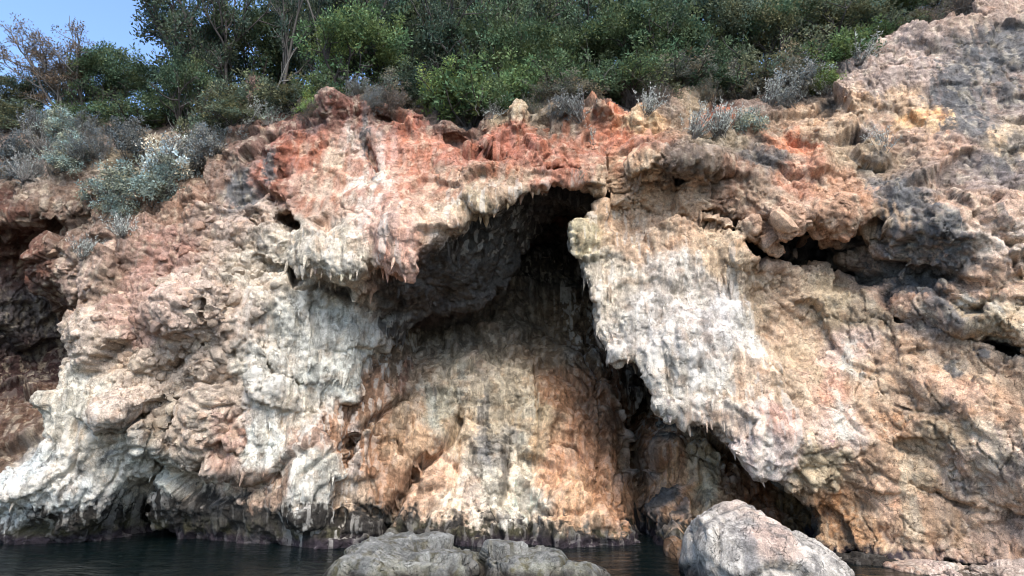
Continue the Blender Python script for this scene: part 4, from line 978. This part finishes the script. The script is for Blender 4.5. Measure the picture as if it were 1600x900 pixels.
class Leaves:
    def __init__(s): s.v, s.c = [], []
    def add(s, c, u, nrm, ln, wd, tint):
        """n leaves: base points c, directions u, side directions from nrm"""
        u = u / np.maximum(np.linalg.norm(u, axis=1, keepdims=True), 1e-6)
        sd = np.cross(u, nrm); sd /= np.maximum(np.linalg.norm(sd, axis=1, keepdims=True), 1e-6)
        up = np.cross(sd, u)
        ln, wd = ln[:, None], wd[:, None]
        q = np.stack([c, c + u * ln * .5 + sd * wd * .5 + up * wd * .15, c + u * ln, c + u * ln * .5 - sd * wd * .5 + up * wd * .15], 1)
        s.v.append(q); s.c.append(np.repeat(tint[:, None, :], 4, 1))
    def mesh(s, name):
        v = np.concatenate(s.v).reshape(-1, 3); c = np.concatenate(s.c).reshape(-1, 3)
        F = np.arange(len(v)).reshape(-1, 4)
        o = quads_object(name, v, F, M_LEAF, None, None, False)
        at_ = o.data.color_attributes.new('tint', 'FLOAT_COLOR', 'POINT')
        at_.data.foreach_set('color', np.concatenate([c, np.ones((len(c), 1))], 1).astype(np.float32).ravel())
        me = o.data; bpy.data.objects.remove(o)
        return me
def tubes(name, lines, sides=5):
    V_, F_ = [], []
    for pts, rad in lines:
        pts = np.asarray(pts, float)
        b = len(V_)
        for i, p in enumerate(pts):
            t = pts[min(i + 1, len(pts) - 1)] - pts[max(i - 1, 0)]; t /= max(np.linalg.norm(t), 1e-6)
            a = np.cross(t, (0.3, 0.9, 0.1)); a /= max(np.linalg.norm(a), 1e-6); c = np.cross(t, a)
            for k in range(sides):
                an = 2 * math.pi * k / sides
                V_.append(p + rad[i] * (a * math.cos(an) + c * math.sin(an)))
        for i in range(len(pts) - 1):
            for k in range(sides):
                F_.append((b + i * sides + k, b + i * sides + (k + 1) % sides, b + (i + 1) * sides + (k + 1) % sides, b + (i + 1) * sides + k))
    o = quads_object(name, np.array(V_), np.array(F_), M_BARK)
    me = o.data; bpy.data.objects.remove(o)
    return me
def walk(r, p, d, ln, n, wob, up):
    pts = [np.array(p, float)]; d = np.array(d, float)
    for _ in range(n):
        d = d + r.normal(size=3) * wob + np.array((0, 0, up)); d /= np.linalg.norm(d)
        pts.append(pts[-1] + d * ln / n)
    return np.array(pts), d
def branches(r, stems, levels, shrink, kids, spread, wob, up):
    """stems: (start, direction, length, radius); returns tube lines and tip points"""
    lines, tips = [], []
    cur = stems
    for lv in range(levels):
        nxt = []
        for p, d, ln, rad in cur:
            pts, dd = walk(r, p, d, ln, 6, wob, up)
            lines.append((pts, np.linspace(rad, rad * .45, len(pts))))
            if lv == levels - 1:
                tips += list(pts[2:]); continue
            for k in range(kids[lv]):
                i = r.integers(2, len(pts)); dr = pts[i] - pts[i - 1]; dr /= np.linalg.norm(dr)
                e = dr + r.normal(size=3) * spread; e /= np.linalg.norm(e)
                nxt.append((pts[i], e, ln * shrink * r.uniform(.7, 1.15), rad * .5))
        cur = nxt
    return lines, np.array(tips)
def clump_leaves(r, L, centres, per, rad, ln, wd, upb=.4, squash=.75, var=.5, hue=.2):
    for c in centres:
        n = int(per * r.uniform(.6, 1.3)); R_ = rad * r.uniform(.65, 1.25)
        u = r.normal(size=(n, 3)); u /= np.linalg.norm(u, axis=1, keepdims=True)
        rr = R_ * r.random(n) ** .45
        p = c + u * rr[:, None] * (1, 1, squash)
        d = u + r.normal(size=(n, 3)) * .6 + (0, 0, upb)
        tone = 1 + var * (r.random() * 2 - 1); h = hue * (r.random() * 2 - 1)
        t = tone * (1 + .3 * (r.random((n, 1)) * 2 - 1)) * np.array((1 + h, 1, 1 - h))
        L.add(p, d, r.normal(size=(n, 3)) + (0, 0, .8), ln * r.uniform(.6, 1.3, n), wd * r.uniform(.7, 1.3, n), t)
# every builder makes a plant of height 1 and half-width about .5: (wood mesh, leaf mesh)
def tall_tree(seed, lean=(-.25, 0), stems=2, per=34, bare=.35):
    r = np.random.default_rng(seed)
    st = [((.04 * k, .03 * k, -.03), (lean[0] + r.normal() * .18, lean[1] + r.normal() * .15, 1), r.uniform(.62, .8), .018) for k in range(stems)]
    lines, tips = branches(r, st, 3, .5, [9, 7], .55, .13, .05)
    tips = tips[tips[:, 2] > bare * .8]
    keep = tips[r.random(len(tips)) < .42]
    L = Leaves(); clump_leaves(r, L, keep, per, .05, .024, .009, .5, .9)
    return tubes('trunk', lines), L.mesh('crown')
def broad_tree(seed, per=60, clumps=150, rad=.085, ln=.030, wd=.016):
    r = np.random.default_rng(seed)
    st = [((r.normal() * .04, r.normal() * .04, -.03), (r.normal() * .4, r.normal() * .4, 1), r.uniform(.35, .5), .022) for _ in range(4)]
    lines, tips = branches(r, st, 3, .62, [5, 4], .6, .15, .04)
    u = r.normal(size=(clumps, 3)); u[:, 2] = np.abs(u[:, 2]) * .9 - .15; u /= np.linalg.norm(u, axis=1, keepdims=True)
    lump = 1 + .55 * perlin(u * 1.6 + seed)
    c = u * (.40 * lump * r.uniform(.55, 1.0, clumps))[:, None] * (1.1, 1.1, 1.0) + (0, 0, .52)
    L = Leaves(); clump_leaves(r, L, c, per, rad, ln, wd, .45, .7)
    tp = tips[r.random(len(tips)) < .25]; clump_leaves(r, L, tp, per * .35, rad * .7, ln, wd)
    return tubes('trunk', lines), L.mesh('crown')
def shrub(seed, per=46, clumps=80, ln=.055, wd=.026):
    r = np.random.default_rng(seed)
    st = [((r.normal() * .06, r.normal() * .06, -.05), (r.normal() * .7, r.normal() * .7, 1), r.uniform(.4, .7), .012) for _ in range(9)]
    lines, tips = branches(r, st, 2, .6, [5], .6, .18, .03)
    u = r.normal(size=(clumps, 3)); u[:, 2] = np.abs(u[:, 2]); u /= np.linalg.norm(u, axis=1, keepdims=True)
    c = u * (.46 * (1 + .6 * perlin(u * 1.7 + seed)) * r.uniform(.55, 1.0, clumps))[:, None] * (1, 1, 1.5) + (0, 0, .12)
    L = Leaves(); clump_leaves(r, L, c, per, .11, ln, wd, .5, .8)
    clump_leaves(r, L, tips[r.random(len(tips)) < .3], 10, .08, ln, wd)
    return tubes('stems', lines), L.mesh('foliage')
def silver_shrub(seed, n=46, leaves=22, sz=.8):
    r = np.random.default_rng(seed)
    L = Leaves(); lines = []
    for _ in range(n):
        d = np.array((r.normal() * .55, r.normal() * .55, 1)); d /= np.linalg.norm(d)
        pts, _d = walk(r, (r.normal() * .08, r.normal() * .08, -.06), d, r.uniform(.55, 1.05), 6, .12, .10)
        lines.append((pts, np.linspace(.010, .006, len(pts))))
        t = r.uniform(.25, 1, leaves) * (len(pts) - 1.001); i = t.astype(int)
        p = pts[i] + (pts[i + 1] - pts[i]) * (t - i)[:, None]
        u = r.normal(size=(leaves, 3)) * .8 + (0, 0, .75)
        tone = r.uniform(.75, 1.2)
        L.add(p, u, r.normal(size=(leaves, 3)) + (0, 0, .5), sz * r.uniform(.08, .16, leaves), sz * r.uniform(.022, .042, leaves), tone * r.uniform(.8, 1.2, (leaves, 1)) * np.ones(3))
    return tubes('stems', lines, 4), L.mesh('foliage')
def twig_shrub(seed, n=26, leafy=.35):
    r = np.random.default_rng(seed)
    st = [((r.normal() * .07, r.normal() * .07, -.05), (r.normal() * .75, r.normal() * .75, 1), r.uniform(.45, .75), .012) for _ in range(n)]
    lines, tips = branches(r, st, 3, .5, [4, 3], .5, .16, .02)
    L = Leaves(); clump_leaves(r, L, tips[r.random(len(tips)) < leafy], 9, .06, .05, .02, .4, 1)
    return tubes('stems', lines, 3), L.mesh('foliage')
def grass_tuft(seed, n=170):
    r = np.random.default_rng(seed)
    L = Leaves()
    d = r.normal(size=(n, 3)) * .45 + (0, 0, 1); p = r.normal(size=(n, 3)) * (.13, .13, 0) + (0, 0, -.05)
    ln = r.uniform(.5, 1.05, n)
    L.add(p, d, r.normal(size=(n, 3)), ln, np.full(n, .016), r.uniform(.7, 1.25, (n, 1)) * np.ones(3))
    st = [((0, 0, -.06), (r.normal() * .3, r.normal() * .3, 1), .5, .006) for _ in range(6)]
    lines, _ = branches(r, st, 1, .5, [], .3, .1, 0)
    return tubes('stems', lines, 3), L.mesh('blades')
def fallen_branch(seed, n=3):
    r = np.random.default_rng(seed)
    st = [((0, 0, -.02), (r.normal() * .9, r.normal() * .4, .7), 1.0, .028) for _ in range(n)]
    lines, tips = branches(r, st, 2, .6, [4], .5, .22, .0)
    return tubes('stems', lines, 5), None
PROTO = {'tall': [tall_tree(1), tall_tree(2, (-.1, 0), 3), tall_tree(3, (.1, .05), 2)], 'broad': [broad_tree(11), broad_tree(12), broad_tree(13), broad_tree(14)], 'shrub': [shrub(21), shrub(22), shrub(23)],
         'silver': [silver_shrub(31), silver_shrub(32)], 'bigsilver': [silver_shrub(33, 120, 34, .45), silver_shrub(34, 90, 30, .5)], 'twig': [twig_shrub(41), twig_shrub(42)], 'grass': [grass_tuft(51)], 'dry': [tall_tree(61, (-.45, 0), 4, 26, .3)], 'dead': [fallen_branch(71), fallen_branch(72, 2)]}
for vs in PROTO.values():
    for wood, leaf in vs:
        both = []
        for me in (wood, leaf):
            if me is None: continue
            q = np.empty(len(me.vertices) * 3, np.float32); me.vertices.foreach_get('co', q); both.append(q.reshape(-1, 3))
        al = np.concatenate(both)
        zz = np.percentile(al[:, 2], 99.7); cx = np.median(al[:, :2], 0) * .5; rad = np.percentile(np.linalg.norm(al[:, :2] - cx, axis=1), 96)
        for me, q in zip([m_ for m_ in (wood, leaf) if m_ is not None], both):
            q = q * (.5 / rad, .5 / rad, 1 / zz); me.vertices.foreach_set('co', q.astype(np.float32).ravel()); me.update()
PARTS = {'tall': ('trunk', 'crown', 'tree'), 'broad': ('trunk', 'crown', 'tree'), 'dry': ('trunk', 'crown', 'tree'), 'shrub': ('stems', 'foliage', 'shrub'), 'silver': ('stems', 'foliage', 'shrub'), 'bigsilver': ('stems', 'foliage', 'shrub'), 'twig': ('stems', 'foliage', 'shrub'), 'grass': ('stems', 'blades', 'grass tuft'), 'dead': ('stems', None, 'dead branch')}
NAMES = {'tall': 'slender_tree', 'broad': 'evergreen_tree', 'dry': 'dry_tree', 'shrub': 'evergreen_shrub', 'silver': 'silver_shrub', 'bigsilver': 'silver_shrub', 'twig': 'twiggy_shrub', 'grass': 'grass_tuft', 'dead': 'dead_branch'}
C = {'dark': (.076, .112, .050), 'deep': (.066, .092, .052), 'mid': (0.092, 0.136, 0.054), 'lime': (0.177, 0.236, 0.059), 'green': (0.109, 0.163, 0.053), 'olive': (0.132, 0.147, 0.078), 'drab': (0.171, 0.159, 0.106), 'silver': (0.496, 0.507, 0.437), 'grey': (0.295, 0.301, 0.266), 'ash': (0.153, 0.159, 0.142), 'sage': (0.283, 0.325, 0.248), 'rust': (0.224, 0.130, 0.094), 'twiggy': (.16, .115, .075), 'straw': (0.354, 0.295, 0.189), 'brown': (0.165, 0.127, 0.094)}
C = {k_: tuple(.86 * v_ + .14 * sum(c_) / 3 for v_ in c_) for k_, c_ in C.items()}
for k_ in ('mid', 'green', 'olive', 'dark'): C[k_] = tuple(v_ * 1.02 for v_ in C[k_])
BARK = {'dark': (.045, .036, .030), 'pale': (.13, .12, .10), 'grey': (.11, .095, .08)}
pr = random.Random(5)
count = {}
def plant(kind, px, top, Y, wpx, col, label, bark='dark', wall=None, tilt=0.0, variant=None, group=None):
    """px: direction of its middle; top: direction of its tip; Y: distance; wall: direction of the rock it roots in"""
    v = PROTO[kind][(count.get(kind, 0) if variant is None else variant) % len(PROTO[kind])]
    count[kind] = count.get(kind, 0) + 1
    if wall is not None:
        h, nrm = ray_px(*wall)
        if h is None: return None
        base = h - nrm * .04; Y = h.y
    else:
        x = at(px, top, Y)[0]
        base = Vector((x, Y, ground(x, Y) - .05))
    t = Y / (CP - (450 - top) / FPX * SP)
    ht = max(at(px, top, Y)[2] - base.z, .25) if wall is None else wpx / FPX * t * .9
    wd = wpx / FPX * t
    o = empty(NAMES[kind], base, label=label, category=PARTS[kind][2])
    if group: o['group'] = group
    sx = min(max(wd, ht * .35), ht * 2.2) if wall is None else wd
    o.scale = (sx, sx * pr.uniform(.85, 1.05), ht)
    o.rotation_euler = (-.75 * (wall is not None) * .6, tilt, pr.uniform(-.5, .5) if kind in ('tall', 'dry') else pr.uniform(0, 6.28))
    k = pr.uniform(.85, 1.15)
    for me, nm, c in ((v[0], PARTS[kind][0], BARK[bark]), (v[1], PARTS[kind][1], C[col])):
        if me is None: continue
        q = bpy.data.objects.new(nm, me); COLL.objects.link(q); q.parent = o
        q.color = (c[0] * k, c[1] * k, c[2] * k, 1)
    return o
TREES = [
 # the trees against the open sky
 ('dry',128,58,22.0,170,'twiggy','wind-bent tree with bare reddish-brown twigs standing out against open sky','grey'),
 ('broad',190,68,22.6,120,'dark','dark evergreen just behind the reddish-brown bare-twigged tree'),
 ('broad',160,84,22.3,110,'dark','dark flat-topped evergreen in front of the reddish-brown bare-twigged tree'),
 ('broad',258,112,22.2,100,'dark','rounded dark evergreen between the reddish tree and the tall leaning trees'),
 ('broad',75,116,23.2,85,'deep','small dark evergreen outlined by sky below the reddish tree'),
 ('broad',8,112,22.8,110,'olive','olive-green tree cut by the edge of the picture under open sky'),
 ('tall',352,-60,20.4,180,'deep','tallest leaning tree with dark bare lower trunk beside the open sky'),
 ('tall',385,-50,20.8,200,'deep','dark slender tree right behind the tallest leaning one','dark'),
 ('tall',462,-70,20.5,190,'deep','slender tree with a grey straight trunk next to the bright green one','grey'),
 ('broad',305,86,19.8,95,'dark','dark rounded evergreen low behind the leaning trunk at the sky edge'),
 ('broad',405,30,22.5,150,'dark','dark evergreen filling the gap behind the slender trees'),
 ('broad',560,18,18.6,165,'green','bright yellow-green spreading tree over the red crest'),
 ('broad',530,-40,22,150,'deep','dark evergreen peeping over the bright spreading tree'),
 ('tall',640,-50,19.6,190,'deep','blue-green slender tree with thin upright stems behind the bright spreading tree'),
 ('tall',710,-40,19.8,190,'deep','blackish slender tree in the darkest part of the thicket'),
 ('broad',690,40,21.0,170,'deep','dark evergreen behind the blackish slender tree'),
 ('tall',790,-40,20.2,190,'dark','slender dark tree below the small gap of sky in the canopy'),
 ('broad',830,45,18.9,150,'mid','mid-green round tree above the bright low shrub'),
 ('broad',760,10,21.0,170,'dark','dark crown behind the mid-green round tree'),
 ('broad',895,25,19.8,160,'dark','dark green tree straight above the cave arch'),
 ('broad',960,15,19.4,160,'mid','leafy tree behind the forked dead branches'),
 ('broad',1030,20,19.2,160,'dark','dense dark tree above the orange rock spike'),
 ('broad',900,-50,22.5,190,'deep','dark crown at the top edge above the cave arch'),
 ('broad',1000,-50,22.5,200,'dark','high dark crown at the top edge above the orange rock spike'),
 ('broad',1090,-20,20.2,180,'deep','bluish dark tree in the shade above the grey boulder'),
 ('broad',1120,-60,22.8,200,'dark','high crown at the top edge behind the bluish dark tree'),
 ('broad',1165,0,19.2,160,'olive','olive tree with thin pale stem above the orange patch'),
 ('broad',1235,-10,19.4,160,'dark','dark tree between the olive tree and the drab slope scrub'),
 ('broad',1245,-70,22.6,190,'deep','high dark crown at the top edge near the slope'),
 ('broad',1300,5,18.6,150,'olive','drab olive tree on the upper slope'),
 ('broad',1360,-20,18.9,150,'mid','green tree at the top of the rocky slope'),
 ('broad',1425,-25,18.8,130,'olive','last olive tree before the bare grey rock slope'),
 ('broad',1370,-70,22,180,'deep','high dark crown behind the green tree on the rocky slope'),
 ('broad',1480,-50,19.0,120,'drab','brownish small tree at the top corner of the rocky slope'),
 ('broad',480,-25,23.8,190,'deep','dark crown behind the grey-trunked slender tree'),
 ('broad',610,-70,23.6,190,'dark','high dark crown behind the blue-green slender tree'),
 ('broad',690,-60,24.0,200,'deep','high crown above the blackish slender tree'),
 ('broad',770,-70,23.8,190,'dark','high crown left of the small sky gap'),
 ('broad',850,-30,24.2,170,'deep','dark crown just under the small sky gap'),
]
SHRUBS = [
 ('shrub',40,160,21.6,130,'olive','olive low shrub on the skyline at the picture edge'),('shrub',110,166,21.4,110,'green','green low shrub at the foot of the reddish tree'),('shrub',165,162,21.6,90,'mid','mid-green shrub beside the reddish tree trunk'),('shrub',215,148,20.6,110,'dark','dark dense bush above the orange stones of the gully'),('shrub',270,150,21.0,90,'dark','dark bush at the head of the gully'),
 ('shrub',345,130,18.4,110,'olive','olive shrub under the tallest leaning tree'),('shrub',400,122,18.2,120,'olive','olive shrub below the pale fallen trunk'),('shrub',455,128,17.8,110,'olive','drab olive shrub left of the lime sprig'),('shrub',487,136,17.2,45,'lime','small lime-green sprig at the crest edge'),('twig',398,118,18.0,60,'rust','rusty withered shrub in front of the slender trees'),('shrub',510,110,17.8,100,'dark','dark shrub below the bright spreading tree'),
 ('twig',560,125,17.2,100,'grey','grey bare-twigged bush on the crest below the bright spreading tree','grey'),('twig',605,125,17.3,100,'drab','brownish bare-twigged bush on the crest','grey'),('shrub',640,105,17.8,110,'deep','blue-green shrub next to the brownish bare bush'),('shrub',735,96,17.3,150,'green','broad bright green shrub spilling over the red crest'),('shrub',770,120,17.0,120,'mid','mid-green shrub at the foot of the bright broad one'),('shrub',690,110,17.6,100,'lime','yellow-green shrub left of the bright broad one'),
 ('shrub',815,85,17.7,120,'green','bright green shrub above the brown rock stub'),('shrub',870,85,17.6,110,'mid','leafy shrub above the brown scrub patch'),('twig',850,130,16.9,90,'drab','brown scrubby bush on the crest beside the rock stub','grey'),('shrub',900,128,16.9,120,'drab','wide brown-olive cushion shrub over the cave arch'),('twig',930,140,16.7,90,'drab','dry bush left of the orange rock spike','grey'),('shrub',930,90,17.5,100,'dark','dark shrub under the forked dead branches'),
 ('shrub',985,90,17.4,110,'mid','green shrub right behind the orange rock spike'),('twig',1020,110,17.0,90,'olive','loose olive bush beside the orange rock spike','grey'),('shrub',1060,95,17.3,110,'drab','drab shrub above the pale crest rock'),('shrub',1110,90,17.4,110,'dark','dark shrub above the orange patch'),('twig',1150,110,17.0,100,'drab','brown loose bush above the silver plants','grey'),('shrub',1165,80,17.3,120,'olive','olive shrub in the middle of the slope scrub'),('shrub',1220,85,17.0,110,'drab','brownish shrub in the slope scrub'),
 ('twig',1235,100,16.6,100,'grey','dark grey twiggy bush left of the lime bush','grey'),('shrub',1285,100,16.3,65,'lime','lime-green leafy bush at the edge of the pale rock slope'),('shrub',1310,55,16.9,130,'green','rich green shrub behind the lime bush'),('shrub',1365,38,16.8,110,'green','rich green shrub along the rock slope'),('shrub',1410,20,16.9,90,'olive','olive shrub high along the rock slope'),('twig',1450,10,16.7,90,'brown','brown bare bush high on the rock slope','grey'),('twig',1500,-15,16.8,90,'brown','brown bare bush at the very top of the rock slope','grey'),('shrub',1260,50,17.8,120,'olive','tall olive shrub behind the grey twiggy bush'),('shrub',1090,60,18.2,120,'dark','dark upper shrub behind the drab one'),('shrub',1020,60,18.0,120,'mid','leafy upper shrub behind the orange rock spike'),
 ('shrub',12,172,20.9,110,'olive','olive shrub on the bare patch at the picture edge'),('twig',75,182,20.9,100,'grey','grey bare-twigged bush on the skyline shoulder','grey'),('shrub',140,182,20.9,90,'olive','small olive shrub above the grey cushion slope'),
 ('grass',250,222,18.6,70,'straw','dry straw-coloured grass tuft in the gully'),('grass',215,205,19.5,70,'straw','dry grass beside the orange stones'),('twig',300,205,17.6,100,'grey','grey twiggy bush in the gully under the fallen branch','grey'),('twig',335,195,17.2,90,'grey','grey twiggy bush left of the silver plants on the crest','grey'),('shrub',370,160,17.4,100,'olive','grey-olive shrub above the crest silver plants'),
 ('dead',320,165,18.3,90,'grey','pale curved dead branch lying at the head of the gully','pale'),('dead',430,95,18.6,90,'grey','long pale dead trunk leaning across the slender trees','pale'),('dead',935,92,17.3,70,'grey','forked pale dead branches above the cave arch','pale'),('dead',1200,115,16.9,90,'grey','arched bare grey stem in the slope scrub','pale'),('dead',915,40,18.6,40,'grey','thin pale bare stem in front of the dark tree','pale'),
]
SILVER = [(665,150,60,'silver','silver-leaved plant on the crest under the blue-green shrub'),(766,185,50,'silver','silver-leaved plant beside the brown rock stub'),(880,140,45,'silver','pale silver plant above the brown-olive cushion shrub'),(925,225,40,'silver','round silver plant hanging alone on the red face above the arch'),(1010,180,50,'silver','silver plant on the flank of the orange rock spike'),(868,185,50,'grey','greyish plant at the foot of the brown scrubby bush'),(905,190,60,'grey','wide greyish plant under the brown-olive cushion shrub'),(1085,215,60,'silver','silver plant at the end of the long grey boulder'),(1125,210,60,'silver','silver plant under the orange patch'),(1172,215,70,'sage','green-grey plant right of the orange patch'),(1205,165,60,'silver','silver plant on the rim below the dark twiggy bush'),(1255,155,50,'silver','silver plant left of the lime bush'),(1292,150,45,'silver','silver plant under the lime bush'),(1340,100,55,'silver','tall silver plant where the pale slope meets the green shrubs'),(1378,238,52,'silver','low grey plant on the pale ledge below the ochre patch'),(905,292,30,'sage','tiny plant at the lip of the arch'),
 (385,205,60,'silver','silver plant at the crest beside the grey lichen streak'),(345,225,55,'silver','silver plant at the left end of the crest'),(420,195,55,'sage','green-grey plant on the crest under the olive shrub'),(445,178,45,'silver','small silver plant next to the lime sprig'),(300,250,50,'sage','green-grey plant at the top of the gully'),
 (275,300,110,'silver','large silver bush spilling over the stony buttress'),(240,320,90,'sage','green-grey bush lower in the gully beside the large silver one'),(205,318,100,'sage','soft green-grey cushion in the gully'),(165,345,70,'sage','dark green-grey cushion lowest in the gully'),(130,405,45,'silver','small silver plant on the shoulder of the buttress'),(150,320,70,'sage','green-grey cushion against the red wall of the cleft'),(190,370,45,'silver','sparse silver plant on the dark rock in the gully')]
k = 0
for t in TREES + SHRUBS: plant(*t)
for px, py, w, c, lab in SILVER: plant('shrub' if w >= 70 else 'silver', px, py, 0, w, c, lab, 'grey', wall=(px, py), tilt=pr.uniform(-.2, .2))
# grey scrub over the slope at the left end, then the brown scrub along the rim
ORD = ['first', 'second', 'third', 'fourth', 'fifth', 'sixth', 'seventh', 'eighth', 'ninth', 'tenth', 'eleventh', 'twelfth', 'thirteenth']
def row_of(spots, kinds, cols, w, text, group):
    got = []
    for i, (px, py) in enumerate(spots):
        o = plant(kinds[i % len(kinds)], px, py, 0, w, cols[i % len(cols)], '', 'grey', wall=(px, py), group=group)
        if o: got.append(o)
    for o, n in zip(got, ORD): o['label'] = text.format(n)
KG, CG, GG = ('shrub', 'bigsilver', 'shrub', 'twig'), ('ash', 'grey', 'sage', 'ash'), 'grey cushions covering the steep slope at the left end'
row_of([(0,200),(60,200)], KG, CG, 62, '{} grey cushion shrub from the picture edge, at the very top of the grey slope', GG)
row_of([(10,225),(55,220),(100,215),(145,222),(185,228)], KG, CG, 62, '{} grey cushion shrub from the picture edge in the upper row of the grey slope', GG)
row_of([(20,255),(70,250),(115,248),(160,250),(200,245)], KG, CG, 62, '{} grey cushion shrub from the picture edge in the middle row of the grey slope', GG)
row_of([(8,285),(45,280),(85,272),(130,262)], KG, CG, 62, '{} grey cushion shrub from the picture edge along the lower brink of the grey slope', GG)
row_of([(480,195),(520,172),(575,168),(612,172),(655,178),(700,186),(735,190),(835,182),(870,190),(1045,165),(1110,160),(1240,170)], ('twig',), ('brown', 'drab', 'ash'), 46, '{} tuft of low brown scrub along the crest rim, counting from the grey slope', 'brown scrub along the rim of the crest')
print('plants', round(time.time() - T0, 1))
